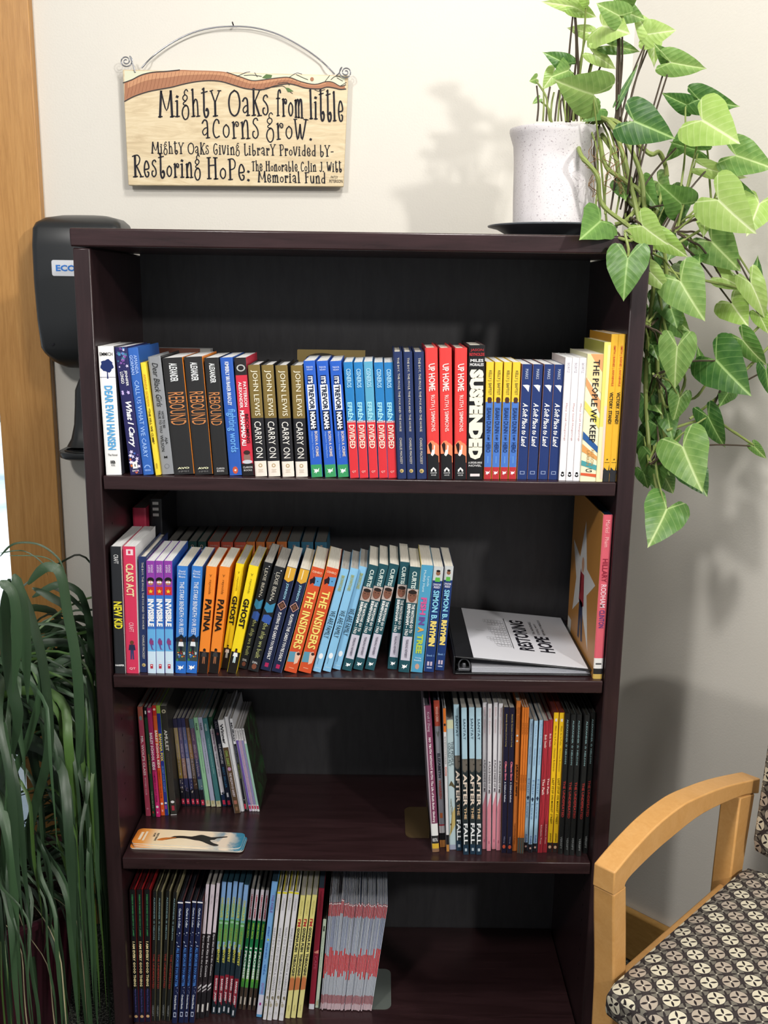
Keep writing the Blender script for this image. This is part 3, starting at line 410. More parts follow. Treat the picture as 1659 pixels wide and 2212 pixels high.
BK.update({
'twisted': K(.14, [(.13, '1f4430'), (.84, 'c8c4cc'), (1, '1c2c4c')], [T('THE TWISTED TRAIL', .14, .38, .35, '6a3060'), A('THE FIRST STEPS', .40, .66, .3, '5a5c70')], [Pg([(.1, .84), (.4, .80), (.5, .87), (.9, .84), (.9, .86), (.1, .87)], 'e8e8f0'), Pg([(.3, .13), (.6, .08), (.75, .14), (.6, .17)], 'd8dcdc'), Rc(.93, .98, .2, .8, 'c0304a')], pages=G),
'tnavy': K(.14, [(.9, '1a2036'), (1, '141a30')], [A('KAZU', .02, .1, .55, 'a8a8b8', bold=.02), T('THE ADVENTURE', .27, .50, .5, 'd0d0d8', bold=.02), A('BEST SELLER', .54, .78, .4, '3c84b4')], [Dk(.16, .5, .28, '8c4a5c', 1.2), Rc(.93, .98, .2, .8, 'c0304a'), Rc(.84, .89, .3, .7, 'dcdce0')], pages=G),
'owl': K(.13, [(.29, 'e8e8ea'), (1, '5a4632')], [A('Winner', .04, .25, .55, '24242c', bold=.03), T('OWL DIARY', .32, .49, .5, '8cac58', bold=.03), A('THE WILDWOOD BAKERY', .56, .82, .42, 'e8e0e8')], [Dk(.52, .5, .3, 'b890b8', 1.2), Rc(.86, .90, .25, .75, 'a86a5c'), Rc(.93, .97, .3, .7, '8c6a50')], pages=G),
'pattern': K(.13, 'd8d8dc', (), spots(34, 12, .01, .99, ['2c2c34', '8c8c94', '5c5c64'], .03, .09, 1), pages=G),
'dawn': K(.13, [(.27, 'e0e0e4'), (1, '1c1c20')], [A('MURAD', .04, .24, .55, '24242c', bold=.03), T('DEFEND & SPEND', .29, .47, .4, '6a7090'), A('NEW EDITION', .49, .64, .4, '8c9c40')], [Dk(.88, .5, .14, 'ddd'), Rc(.925, .98, .2, .8, 'c0304a')], pages=G),
'purple': K(.13, [(.14, 'e2e0e2'), (.92, '6a54a4'), (1, 'c8b4d4')], [A('Purple', .02, .12, .4, '2c2c30')], [Rc(.93, .97, .15, .85, 'c83858'), Rc(.16, .9, .8, 1, 'c0b4e4')], pages=G),
'purple2': K(.13, [(.14, 'e2e0e2'), (.92, 'b898b8'), (1, 'e8e4ec')], [A('Violet', .02, .12, .4, '2c2c30')], [Rc(.93, .97, .15, .85, 'c83858')]+spots(12, 6, .2, .8, ['7c5c9c', 'd8a0b0'], .06, .12), pages=G),
'purple3': K(.13, [(.14, 'e2e0e2'), (.92, '8c86b8'), (1, 'e8e4ec')], [A('Lilac', .02, .12, .4, '2c2c30')], [Rc(.93, .97, .15, .85, 'c83858')], pages=G),
'forest': K(.13, [(.18, 'dcdcde'), (.92, '9cc4b4'), (1, 'e4e8e8')], [A('Forest', .02, .15, .4, '2c2c30')], [Rc(.93, .97, .15, .85, 'c83858')], cr='forest', pages=G),
'truth': K(.24, [(.80, '7c3f5c'), (.885, 'e8e8e8'), (.94, '2c2c2e'), (.975, 'd8b03c'), (1, '8a6a50')], [A('Krull // Zhang', .04, .17, .42, 'c4b0bc'), T('NO TRUTH WITHOUT RUTH: The Life of Ruth Bader Ginsburg', .21, .79, .42, 'f0e6ea', bold=.03), A('0076', .9, .925, .7, 'eee', hz=True)], [Rc(0, .8, 0, .18, 'b8a4b0')], hard=True, cl='a49aa4', cr='7c3f5c', pages=mat('#4a4a50', .7)),
'warren': K(.25, [(.17, 'b04a38'), (.84, '8c8e96'), (.85, 'a83040'), (.9, 'c8c8ca'), (.95, '1d1d20'), (1, 'b87c40')], [A('WOOD CREEK', .04, .14, .4, 'f0d0c4', bold=0), T('ELIZABETH', .35, .515, .42, '282a38', bold=.03), T('WARREN', .53, .66, .42, 'a8504a', bold=.03)], [Pg([(.3, .21), (.4, .2), (.5, .23), (.6, .2), (.7, .21), (.5, .245)], '4a5040'), Rc(.76, .795, .25, .7, 'b8683c')], hard=True, cl='20242c', cr='8c8e96', pages=mat('#2a3442', .7)),
'eyewitness': K(.23, [(.16, 'd8742c'), (.88, 'd4d4d6'), (.95, '1e1e22'), (1, 'b8803c')], [A('EYEWITNESS', .19, .38, .5, 'a4a0a0', bold=.02), T('DOG', .40, .46, .6, 'd0604c', bold=.02)], [Dk(.11, .5, .35, '2c2428', 1.4)], hard=True, cl='8a8a90', cr='d4d4d6', pages=G),
'fly': K(.23, 'b8ccd0', [T('THE PEOPLE', .16, .34, .34, '2c3c48', .74, bold=0), T('COULD FLY', .17, .35, .34, '2c3c48', .32, bold=0), A('HAMILTON', .60, .72, .26, '7c7454', .4, bold=0)], [Rc(0, .065, 0, 1, 'd4d8b4'), Pg([(.1, .5), (.5, .46), (1, .5), (1, .52), (.5, .50)], '5c543c'), Pg([(.0, .9), (.5, .72), (1, .66), (1, .8), (.6, .84)], 'c4b070'), Pg([(.2, .88), (.55, .66), (.62, .66), (.4, .86)], '8c7c48'), Dk(.8, .3, .12, '5c4830', 1.4), Rc(.96, 1, 0, 1, '9aa0b4')], pages=G),
'fall': K(.24, [(.34, 'a9c8d6'), (.42, '5c5850'), (.93, '2c3436'), (1, '22384a')], [A('SANTAT', .07, .21, .42, '34485a', bold=0), T('AFTER', .44, .66, .72, 'e8d8c8', bold=.03), T('THE', .67, .75, .45, 'd8b890', bold=.03), T('FALL', .78, .925, .72, 'eef0f0', bold=.03)], [Pg([(.1, .35), (.3, .34), (.45, .36), (.9, .34), (.95, .40), (.7, .43), (.3, .43), (.1, .41)], '6a645c'), Dk(.38, .8, .14, '2c2824'), Rc(.955, .975, .3, .7, 'b8c4cc')], cl='33414c', cr='33414c', pages=G),
'place': K(.23, [(.72, 'dad8dc'), (1, 'd98a98')], [A('Elliott . Denmon', .03, .20, .34, 'c89ca4', bold=0), T('A PLACE INSIDE OF ME', .38, .60, .45, '3c3038', bold=.012)], [Pg([(0, .72), (0, .70), (.9, .60), (1, .60), (1, .73), (0, .73)], 'd98a98'), Rc(.93, .95, .35, .65, 'b86478')], cl='c4c0c8', cr='d8d6da', pages=G),
'dnavy': K(.24, '1f1e34', [A('Amanda Gorman | Loren Long', .04, .26, .34, 'cdb56a', bold=0), T('Change Sings', .36, .49, .5, 'd8788c', bold=.04), A("A Children's Anthem", .50, .64, .34, 'd8dce8', bold=.02), A('Viking', .88, .93, .3, '8c8ca0')], [Dk(.42, .5, .16, '4aa06a'), Dk(.39, .6, .14, 'e0a040'), Dk(.955, .5, .3, 'c8583c', 1.4)], cl='6a4c2a', cr='1c1c2c', pages=G),
'jabari': K(.24, 'c87434', [A('Gaia Cornwall', .04, .18, .4, '8c4a20', bold=0), T('JABARI JUMPS', .41, .625, .5, '3c2418', bold=.03), A('Candlewick Press', .81, .95, .32, '7c4420')], [Dk(.225, .4, .24, 'c4d0d0'), Dk(.26, .4, .24, 'c4d0d0')], cl='a85c28', cr='c87434', pages=G),
'orange': K(.23, [(.89, 'd4762c'), (1, '4c5450')], [T('JUMPS AND', .45, .56, .6, '94501c'), A('GAIA', .1, .18, .5, '94501c')], (), cl='b8641f', cr='d4762c', pages=G),
'hair': K(.23, [(.935, 'a4c8e0'), (1, '242026')], [A('Matthew A. Cherry', .03, .18, .3, '5c6ca8', bold=0), A('Vashti Harrison', .20, .33, .3, '5c6ca8', bold=0), T('Hair', .44, .56, .5, '6a8cb8', bold=0), T('Love', .62, .74, .5, '6a8cb8', bold=0), A('Kokila', .87, .93, .5, '3c50a0')], [Pg([(.5, .57), (.85, .585), (.5, .61), (.15, .585)], '2c3c54'), Dk(.965, .5, .26, 'd8b0a4', 1.2)], cl='1f1d28', cr='a4c8e0', pages=G),
'path': K(.23, 'a8303a', [A('Bob Sealir', .10, .20, .4, 'f0dcd4'), T('The Path', .43, .55, .45, 'f4e4dc'), A('Scholastic Press', .78, .93, .3, 'e8c8c4')], [Pg([(.25+.2*math.sin(i*.9), i/24) for i in range(25)]+[(.32+.2*math.sin(i*.9), i/24) for i in range(24, -1, -1)], '5c1820')], cl='2c2024', cr='c8505c', pages=G),
'market': K(.24, [(.93, 'edc022'), (1, '2c2424')], [A('Matt de la Pe\u00f1a . Christian Robinson', .09, .41, .3, '5c4c10', bold=0), T('LAST STOP ON MARKET STREET', .46, .79, .4, '4a3c0c', bold=.012), A('putnam', .86, .92, .36, '4a3c0c')], [Rc(.04, .06, .3, .7, 'e8dcd0'), Dk(.962, .5, .3, 'd8b090', 1.2)], cl='6a2a24', cr='c8582c', pages=mat('#5a2320', .7)),
'undef': K(.24, '1e2020', [A('ALEXANDER \u2606 NELSON', .04, .35, .42, '86a8ac', bold=.012), T('THE UNDEFEATED', .47, .73, .48, 'b23a36', bold=.012), A('VERSIFY', .87, .96, .4, '8c9090', bold=.012)], (), hard=True, cl='2c2c2c', cr='3a3c3a', pages=mat('#35312a', .7)),
# fourth shelf
'every': K(.24, [(.75, '17191a'), (1, '1a1a30')], [A('DERRICK BARNES GORDON C. JAMES', .03, .34, .34, '3e8a54', bold=.03), T('I AM EVERY GOOD THING', .38, .72, .44, 'ecdca4', bold=.03), A('Nancy Paulsen Books', .74, .92, .3, '5c5ca8')], [Dk(.955, .5, .3, 'd0a878')], hard=True, cl='521018', cr='9c2426', pages=mat('#3c1014', .7)),
'undef4': K(.24, '1e2020', [A('ALEXANDER \u2606 NELSON', .04, .36, .46, '86a8ac', bold=.012), T('THE UNDEFEATED', .47, .74, .48, 'a43c30', bold=.012), A('VERSIFY', .87, .96, .4, '8c9090', bold=.012)], (), hard=True, cl='3a362c', cr='b0a880', pages=mat('#35312a', .7)),
'matter': K(.22, '1c2448', [A('Charles & Collier', .05, .21, .4, 'dce4f0', bold=.02), T('ALL BECAUSE YOU MATTER', .37, .69, .5, '4c84d4', bold=.03), A('Orchard Books', .76, .88, .36, 'e8ecf4', bold=.02)], spots(7, 21, .23, .36, ['c8d4e8', 'e8f0fa'], .06, .1)+spots(4, 2, .69, .75, ['c8d4e8'], .04, .07)+[Rc(.905, .945, .25, .75, 'c8d0e4'), Rc(.912, .938, .33, .67, '1c2448'), Rc(0, .012, 0, 1, 'e4e4e8')], hard=True, cl='1a1a20', cr='5c3a3c', pages=mat('#2a2c34', .7)),
'kisses': K(.23, [(.36, 'dccfd8'), (.72, '2c262a'), (.80, '3a3238'), (1, '242226')], [A('Ho . Ho', .07, .14, .3, 'a8a0a8', bold=0), T('Eyes that Kiss in the Corners', .37, .68, .6, 'dcd8dc', bold=.02)], [Pg([(0, .76), (1, .735), (1, .75), (0, .775)], 'e0dce0'), Pg([(0, .79), (1, .765), (1, .775), (0, .80)], 'c8c4c8'), Rc(.89, .95, .25, .7, 'd8d4d0')], cl='4a4248', cr='3c363c', pages=G),
'smoke': K(.24, [(.16, '86aede'), (.28, '7cb4b4'), (.48, '5c9c58'), (.7, '22303a'), (.88, '8c2434'), (1, '1e2830')], [T('CHOCOLATE', .11, .26, .5, 'd8d050', bold=.03), A('OF SCIENTIFIC', .34, .48, .4, 'a8a848'), T('SCIENTIST', .46, .60, .5, 'e0dc60', bold=.03), A('BARNES . JAMES', .72, .90, .52, 'e8dce0', bold=.03)], [Pg([(0, .88), (1, .93), (1, .88)], '8c2434'), Rc(.945, .985, .3, .65, 'c4c8d0'), Dk(.30, .5, .4, '9cc8a8', .8), Rc(.44, .50, .1, .6, '8cb8e8')], cl='2a5060', cr='26485c', pages=mat('#22414e', .7)),
'promise': K(.22, [(.25, 'd8d0d8'), (.46, '1f7844'), (.66, '2c8850'), (.81, '4c9840'), (1, '4a3c32')], [A('LEBRON JAMES', .04, .23, .5, 'b8384c', bold=.03), A('NINA MATA', .27, .40, .5, 'a8cc48', bold=.03), T('I PROMISE', .47, .735, .62, 'eef4ee', bold=.05)], [Dk(.242, .5, .12, '224c34'), Rc(.89, .955, .3, .7, 'd4ccc0')]+spots(8, 9, .72, .80, ['6ab83c', '8ccc4c'], .1, .2), cl='4a5258', cr='40505c', pages=G),
'lblue': K(.25, [(.83, '7cb0e6'), (.98, 'd4d4e8'), (1, '5c9cd0')], [A('THE FABLE', .09, .22, .4, '8470b4', bold=.02), T('star . moon . tide', .32, .68, .4, '4c80c4', bold=.03), A('DUTTON', .74, .82, .4, 'a8609c')], [Dk(.42, .5, .2, 'b8c84c'), Rc(.89, .91, .3, .6, 'a83c8c')], cl='2a4454', cr='5c98cc', pages=mat('#243844', .7)),
'chance': K(.22, 'e0dfe4', [A('YAMADA', .045, .14, .32, 'a8a4ac', bold=0), T('WHAT DO YOU DO WITH A CHANCE', .27, .76, .42, '8c8a90', bold=0)], [Rc(0, .015, 0, 1, 'e4d83c'), Dk(.785, .5, .28, 'c0bcb8', 1.3), Dk(.785, .5, .18, 'e0dfe4', 1.3)]+spots(9, 14, .81, .88, ['a49c84', 'b8b09c', '8c8470'], .12, .28)+[Dk(.945, .5, .26, 'b4b4b8'), Dk(.945, .5, .2, 'e0dfe4')], hard=True, cl='c4b83c', cr='e8e6e0', pages=G),
'push': K(.22, [(.675, 'e9e08c'), (.77, 'c8784a'), (1, 'e4dc94')], [A('MOST/AVERY', .04, .16, .26, 'b8a860', bold=0), T("I'M", .185, .245, .6, 'c03c3c', bold=.04), T('GONNA PUSH', .255, .45, .55, '24282c', bold=.04), T('THROUGH!', .465, .645, .55, '2c2c30', bold=.04)], [Pg([(.05, .68), (.1, .65), (.2, .67), (.35, .64), (.45, .67), (.6, .64), (.7, .67), (.85, .65), (.95, .68), (.9, .77), (.1, .77)], 'c8784a'), Pg([(0, .77), (.9, .77), (1, .79), (1, .76)], 'e4dc94'), Rc(.89, .94, .45, .55, 'a89c60')], cl='9a9a6a', cr='d8d088', pages=G),
'maroon': K(.24, [(.955, '8c2438'), (1, 'd8d8e4')], [A('Jonarno Lawson', .02, .18, .3, '5c1624', bold=0), T('CAPE', .55, .66, .5, 'b8506c', bold=0)], [Pg([(.1, .52), (.9, .50), (.95, .53), (.3, .53)], 'd88c80')], cl='3a4450', cr='7c2030', pages=mat('#3c4a58', .7)),
'mint': K(.20, 'c0d0bc', [A('FISHER', .07, .13, .45, '1c241c', bold=.04), T('Stories of the family together again', .20, .58, .3, '44584c', bold=0)], [Rc(.92, .97, .3, .7, 'b8b48c')], cl='26241f', cr='a8b8a8', pages=mat('#3a352c', .7)),
'pamphlet': K(.20, [(.12, 'b83c44'), (.46, 'a8b4c8'), (.66, 'cc1f2a'), (.86, 'b8c0cc'), (.94, 'a04c54'), (1, 'd8b4bc')], (), [Rc(0, 1, .78, 1, 'f4f4f4'), Rc(0, .012, 0, 1, 'f0e4e4')], cl='d8dade', cr='7c88a8', pages=G),
})
_KM = {}
def kind_parts(kd, T0, Hh):
    """list of (name, mesh) for a kind at a given size; meshes are shared by all copies of that kind"""
    k = BK[kd]; key = (kd, round(T0, 4), round(Hh, 3))
    for q in _KM:
        if q[0] == kd and abs(q[1]-T0) < 1e-6 and abs(q[2]-Hh) < 1e-6: return _KM[q], q[1], q[2]
    for q in _KM:
        if q[0] == kd and abs(q[1]-T0) < (.0012 if kd[:3] == 'pam' else .0018) and abs(q[2]-Hh) < .006: return _KM[q], q[1], q[2]
    Tt, Hh = key[1], key[2]; D = k['D']; c = .0022 if k['hard'] else .0006
    if Tt < .008: c = min(c, .0012)
    rough = .38; out = []
    mc = lambda x: FOREST if x == 'forest' else mat('#'+x if not x.startswith('#') else x, rough, .35)
    mb = MB(); b = 0
    mb.box((0, 0, 0), (c, D, Hh), mc(k['cl'])); mb.box((Tt-c, 0, 0), (Tt, D, Hh), mc(k['cr']))
    f0 = 0
    nose = min(.0016, Tt*.12) if k['hard'] else min(.0008, Tt*.08)
    for f1, col in k['bands']:
        za, zb = Hh*(1-f1), Hh*(1-f0); f0 = f1; m = mc(col)
        xs = [c*.02, Tt*.12, Tt*.5, Tt*.88, Tt-c*.02]; ys = [0.0001, -nose*.8, -nose, -nose*.8, 0.0001]
        for i in range(4): mb.face([(xs[i], ys[i], za), (xs[i+1], ys[i+1], za), (xs[i+1], ys[i+1], zb), (xs[i], ys[i], zb)], m)
    m = mc(k['bands'][0][1]); mb.face([(x, y, Hh) for x, y in zip(xs, ys)]+[(xs[-1], .0012, Hh), (xs[0], .0012, Hh)], m)
    m = mc(k['bands'][-1][1]); mb.face(([(x, y, 0) for x, y in zip(xs, ys)]+[(xs[-1], .0012, 0), (xs[0], .0012, 0)])[::-1], m)
    o = mb.build('cover', None); out.append(('cover', o.data)); bpy.data.objects.remove(o)
    ins = .003 if k['hard'] else .0006
    mb = MB().box((c+.00005, .0014, ins), (Tt-c-.00005, D-(.004 if k['hard'] else .0006), Hh-ins), k['pages'])
    o = mb.build('page_block', None); out.append(('page_block', o.data)); bpy.data.objects.remove(o)
    def yy(x):                                                   # spine surface
        u = x/Tt
        pts = [(0, .0001), (.12, -nose*.8), (.5, -nose), (.88, -nose*.8), (1, .0001)]
        for (a, ya), (bq, yb) in zip(pts, pts[1:]):
            if u <= bq+1e-9: return ya+(yb-ya)*(max(u, a)-a)/(bq-a)
        return 0
    if k['art']:
        mb = MB(); lay = .00012
        for a in k['art']:
            lay += .00003
            if a[0] == 'r': pts = [(Tt*(a[3]+(a[4]-a[3])*t), Hh*(1-a[2])) for t in (0, .5, 1)]+[(Tt*(a[3]+(a[4]-a[3])*t), Hh*(1-a[1])) for t in (1, .5, 0)]
            elif a[0] == 'd': pts = [(Tt*a[2]+a[3]*Tt*math.cos(t), Hh*(1-a[1])+a[3]*a[4]*Tt*math.sin(t)) for t in [i*PI/8 for i in range(16)]]
            elif a[0] == 's': pts = [(Tt*a[3]+p[0]*a[4]*Tt, Hh*(1-a[2])-p[1]*a[4]*Tt) for p in a[1]]
            else: pts = [(Tt*p[0], Hh*(1-p[1])) for p in a[1]]
            pts = [(min(max(x, .0002), Tt-.0002), min(max(z, .0002), Hh-.0002)) for x, z in pts]
            ar = sum(p[0]*q[1]-q[0]*p[1] for p, q in zip(pts, pts[1:]+pts[:1]))
            if ar < 0: pts = pts[::-1]
            mb.face([(x, -nose-lay, z) for x, z in pts], mc(a[-1]))
        o = mb.build('printed_art', None); out.append(('printed_art', o.data)); bpy.data.objects.remove(o)
    for (s, f0, f1, h, col, x, hz, bold, shear, nm) in k['texts']:
        mb = MB(); m = mc(col)
        if hz: fn = lambda u, v: (Tt*x+(u-.5)*h*Tt, -nose-.0009, Hh*(1-f1)+v*(f1-f0)*Hh)
        else: fn = lambda u, v: (Tt*x+(v-.5)*h*Tt, -nose-.0009, Hh*(1-f0)-u*(f1-f0)*Hh)
        put_text(mb, s, fn, m, bold, shear)
        o = mb.build(nm, None); out.append((nm, o.data)); bpy.data.objects.remove(o)
    _KM[key] = out; return out, Tt, Hh
def forest_mat():
    t = NT('forest_cover'); v = t.coord(); n = t.noise(v, 30, 5, .6, 1); t.base(t.ramp(n, [(.3, '#1f1c16'), (.5, '#33352a'), (.6, '#2c5a30'), (.75, '#4a4038')])); t.set(.4, .3); return t.m
FOREST = forest_mat()
def make_book(kd, X, Y, Z, Tt, Hh, th, label, cat='book', group=None, name='book'):
    parts, Tt, Hh = kind_parts(kd, Tt, Hh)
    o = empty(name); tag(o, label, cat, group)
    z = Z+(Tt*math.sin(th) if th > 0 else 0)+.0003
    o.location = (X, Y, z); o.rotation_euler = (0, th, 0)
    for nm, me in parts: link(nm, me, o)
    return o
def row(zs, off, sc, items, group, y0=None, right=W-TH-.001, shrink=1):
    """items: (kind, bottom-left x, bottom-right x, bottom y, top-left x, top-right x, top y, label). Read off the photograph and met with the shelf."""
    lay = []; made = []
    for it in items:
        kd, bl, br, yb, tl, tr, yt, lab = it[:8]
        px = lambda x: off[0]+x/sc; py = lambda y: off[1]+y/sc
        Y = max(.0025, onZ(px((bl+br)/2), py(yb), zs).y) if y0 is None else y0
        B0 = onY(px(bl), py(yb), Y); B1 = onY(px(br), py(yb), Y); T0 = onY(px(tl), py(yt), Y); T1 = onY(px(tr), py(yt), Y)
        th = math.atan2((T0.x+T1.x-B0.x-B1.x)/2, T0.z-zs); Hh = (T0.z-zs)/math.cos(th)-.0005
        Tt = max(.0023 if kd[:3] == 'pam' else .0028, (B1.x-B0.x)*math.cos(th)*shrink-.0003); parts, Tt, Hh = kind_parts(kd, Tt, Hh)
        lay.append([kd, B0.x, Y, Tt, Hh, th, lab, it[8] if len(it) > 8 else group])
    q = lay[0]; q[1] = max(q[1], TH+.0012); q[5] = max(q[5], -math.asin(min(.5, max(0, q[1]-TH-.001)/q[4])))
    foot = lambda q: q[1]+q[3]/math.cos(q[5])+abs(math.sin(q[5]))*.0003         # right base corner
    lo = TH+.001
    for i, q in enumerate(lay):                                                 # left to right: nobody stands inside a neighbour
        if i: 
            p = lay[i-1]; q[1] = max(q[1], foot(p)+(.0004 if q[3] > .0035 else .0001)); h = min(q[4]*math.cos(q[5]), p[4]*math.cos(p[5]))
            need = foot(p)+h*math.tan(p[5])+(.0003 if q[3] > .0035 else .0001)-q[1]
            if h*math.tan(q[5]) < need: q[5] = math.atan2(need, h)
    xr, tr_, hr = right, 0, 9
    for q in lay[::-1]:                                                         # right to left: side panel and right neighbour
        if foot(q) > xr-.0001: q[1] -= foot(q)-(xr-.0001)
        h = min(q[4]*math.cos(q[5]), hr); room_ = xr+h*math.tan(tr_)-.0001-foot(q)
        if h*math.tan(q[5]) > room_: q[5] = math.atan2(room_, h)
        xr, tr_, hr = q[1], q[5], q[4]*math.cos(q[5])
    for kd, X, Y, Tt, Hh, th, lab, gr in lay: made.append(make_book(kd, X, Y, zs, Tt, Hh, th, lab, group=gr))
    return made
ORD = ['leftmost', 'second from left', 'third from left', 'fourth from left', 'fifth from left']
def seq(kind, n, boxes, lab, grp):
    nn = {2: ['left of two', 'right of two'], 3: ['leftmost of three', 'middle of three', 'rightmost of three'],
          4: ['leftmost of four', 'second of four', 'third of four', 'rightmost of four'],
          5: ['leftmost of five', 'second of five', 'middle of five', 'fourth of five', 'rightmost of five']}[n]
    return [((kind if isinstance(kind, str) else kind[i]),)+b+(lab+', '+nn[i], grp) for i, b in enumerate(boxes)]
S1 = 3.687
g1 = 'books on the top shelf'
a = [('dear', 147, 272, 1203, 82, 205, 178, 'thick white paperback DEAR EVAN HANSEN with a blue tree, far left of the top shelf', g1),
 ('carry', 340, 437, 1203, 205, 310, 185, 'dark blue floral paperback What I Carry on the top shelf', g1),
 ('callus', 443, 525, 1203, 313, 400, 190, 'bright blue hardback CALL US WHAT WE CARRY on the top shelf', g1),
 ('hill', 540, 582, 1205, 412, 465, 305, 'thin yellow book THE HILL WE CLIMB beside the grey book', g1),
 ('girls', 583, 683, 1200, 467, 578, 262, 'silver grey hardback Dear Black Girls with handwritten title', g1),
 ('rebound', 685, 845, 1203, 582, 755, 270, 'thick black paperback REBOUND with wide orange edge, leftmost of three', 'black REBOUND paperbacks'),
 ('rebound', 853, 997, 1203, 757, 922, 265, 'thick black paperback REBOUND with thin orange edge, middle of the three', 'black REBOUND paperbacks'),
 ('rebound2', 1005, 1118, 1205, 920, 1048, 270, 'thick black paperback REBOUND, rightmost, next to the blue paperback', 'black REBOUND paperbacks'),
 ('fighting', 1130, 1228, 1208, 1050, 1155, 268, 'blue paperback fighting words between black and red books', g1),
 ('ali', 1232, 1327, 1210, 1158, 1268, 270, 'red and black paperback with a small face photo near the spine foot', g1)]
a += seq('lewis', 4, [(1333, 1430, 1215, 1272, 1370, 325), (1438, 1537, 1215, 1380, 1480, 325), (1550, 1648, 1218, 1492, 1590, 325), (1657, 1762, 1218, 1624, 1710, 328)], 'gold and black book titled CARRY ON', 'gold and black CARRY ON books')
row(Z1, (190, 700), S1, a, g1)
b = seq('trevor', 3, [(158, 248, 1222, 92, 188, 292), (268, 360, 1222, 195, 292, 292), (370, 462, 1222, 300, 400, 292)], 'blue and green paperback BORN A CRIME with white rearing horse logo', 'blue and green BORN A CRIME paperbacks')
b += seq(['efren', 'efren', 'efren2', 'efren', 'efren'], 5, [(466, 538, 1228, 410, 488, 302), (542, 615, 1228, 496, 565, 302), (620, 692, 1228, 570, 648, 302), (697, 766, 1228, 652, 728, 302), (769, 840, 1228, 736, 805, 302)], 'blue and red paperback titled DIVIDED', 'blue and red DIVIDED paperbacks')
b += seq('mole', 3, [(845, 915, 1235, 806, 884, 222), (920, 995, 1235, 888, 968, 222), (998, 1077, 1236, 973, 1055, 222)], 'navy hardback THE BOY, THE MOLE on the top shelf', 'navy hardbacks on the top shelf')
b += seq('uphome', 3, [(1083, 1180, 1238, 1058, 1168, 190), (1188, 1289, 1238, 1172, 1283, 190), (1296, 1392, 1238, 1295, 1403, 190)], 'red and black hardback UP HOME', 'red UP HOME hardbacks')
b += [('suspended', 1395, 1522, 1240, 1408, 1546, 165, 'tall thick black hardback SUSPENDED in huge cream letters', g1)]
row(Z1, (630, 700), S1, b, g1)
c = seq('isaiah', 4, [(165, 225, 1310, 185, 250, 375), (229, 291, 1310, 255, 323, 375), (297, 359, 1310, 328, 395, 375), (363, 427, 1310, 398, 466, 375)], 'yellow and blue paperback with red foot, IS MY HERO', 'yellow and blue paperbacks')
c += seq('soft', 4, [(431, 508, 1312, 472, 553, 393), (512, 592, 1312, 560, 642, 393), (597, 676, 1312, 650, 730, 393), (680, 755, 1314, 735, 813, 393)], 'navy paperback A Soft Place to Land with white arrow', 'navy paperbacks with white arrows')
c += seq('hunger', 3, [(757, 812, 1320, 820, 880, 340), (815, 868, 1322, 884, 936, 340), (871, 922, 1324, 938, 996, 342)], 'slim white paperback Many Small Hungerings', 'slim white paperbacks')
c += [('people', 926, 1052, 1328, 1002, 1120, 310, 'thick striped cream paperback THE PEOPLE WE KEEP', g1),
 ('pale', 1055, 1108, 1330, 1130, 1186, 215, 'pale yellow thin book with plain spine next to the orange yellow pair', g1)]
c += seq('victory', 2, [(1112, 1168, 1330, 1200, 1255, 152), (1170, 1222, 1330, 1257, 1308, 152)], 'tall golden yellow paperback VICTORY. STAND! at the right end', 'golden VICTORY STAND paperbacks')
row(Z1, (1000, 680), S1, c, g1)
g2 = 'books on the second shelf'
a = [('newkid', 218, 302, 1345, 172, 272, 335, 'black paperback NEW KID with yellow title at the left end of the second shelf', g2),
 ('classact', 310, 408, 1345, 278, 380, 335, 'crimson red paperback CLASS ACT on the second shelf', g2),
 ('mole', 412, 472, 1335, 386, 470, 405, 'slim navy hardback next to the crimson book on the second shelf', g2)]
a += seq('invisible', 3, [(474, 541, 1345, 458, 528, 450), (544, 612, 1345, 531, 600, 450), (616, 691, 1345, 602, 683, 450)], 'purple and light blue paperback INVISIBLE', 'purple and blue INVISIBLE paperbacks')
a += seq('stars', 2, [(697, 781, 1345, 712, 795, 492), (784, 866, 1345, 830, 912, 492)], 'blue paperback THE STARS BENEATH OUR FEET', 'blue STARS paperbacks')
a += seq('patina', 2, [(873, 955, 1347, 943, 1030, 498), (960, 1040, 1347, 1050, 1132, 498)], 'orange paperback PATINA', 'orange PATINA paperbacks')
a += seq('ghost', 2, [(1048, 1112, 1312, 1168, 1240, 475), (1105, 1182, 1349, 1283, 1360, 495)], 'bright yellow paperback GHOST', 'yellow GHOST paperbacks')
a += seq('ship', 2, [(1195, 1266, 1313, 1388, 1482, 470), (1273, 1362, 1335, 1488, 1580, 505)], 'black paperback the ship we built', 'black ship paperbacks')
o3 = (620-190)*S1
a += seq('cards', 2, [(1374, 1458, 1328, 1590, 80+o3, 508), (1462, 1547, 1343, 102+o3, 195+o3, 520)], 'navy blue paperback about playing cards, portrait in a diamond', 'navy playing card paperbacks')
a += seq('insiders', 2, [(1563, 82+o3, 1345, 203+o3, 306+o3, 515), (92+o3, 196+o3, 1347, 316+o3, 422+o3, 515)], 'red orange paperback THE INSIDERS', 'red THE INSIDERS paperbacks')
a += seq('family', 3, [(205+o3, 272+o3, 1338, 431+o3, 502+o3, 518), (285+o3, 352+o3, 1335, 506+o3, 576+o3, 518), (363+o3, 432+o3, 1318, 576+o3, 650+o3, 500)], 'sky blue slim paperback WE ARE FAMILY', 'sky blue paperbacks')
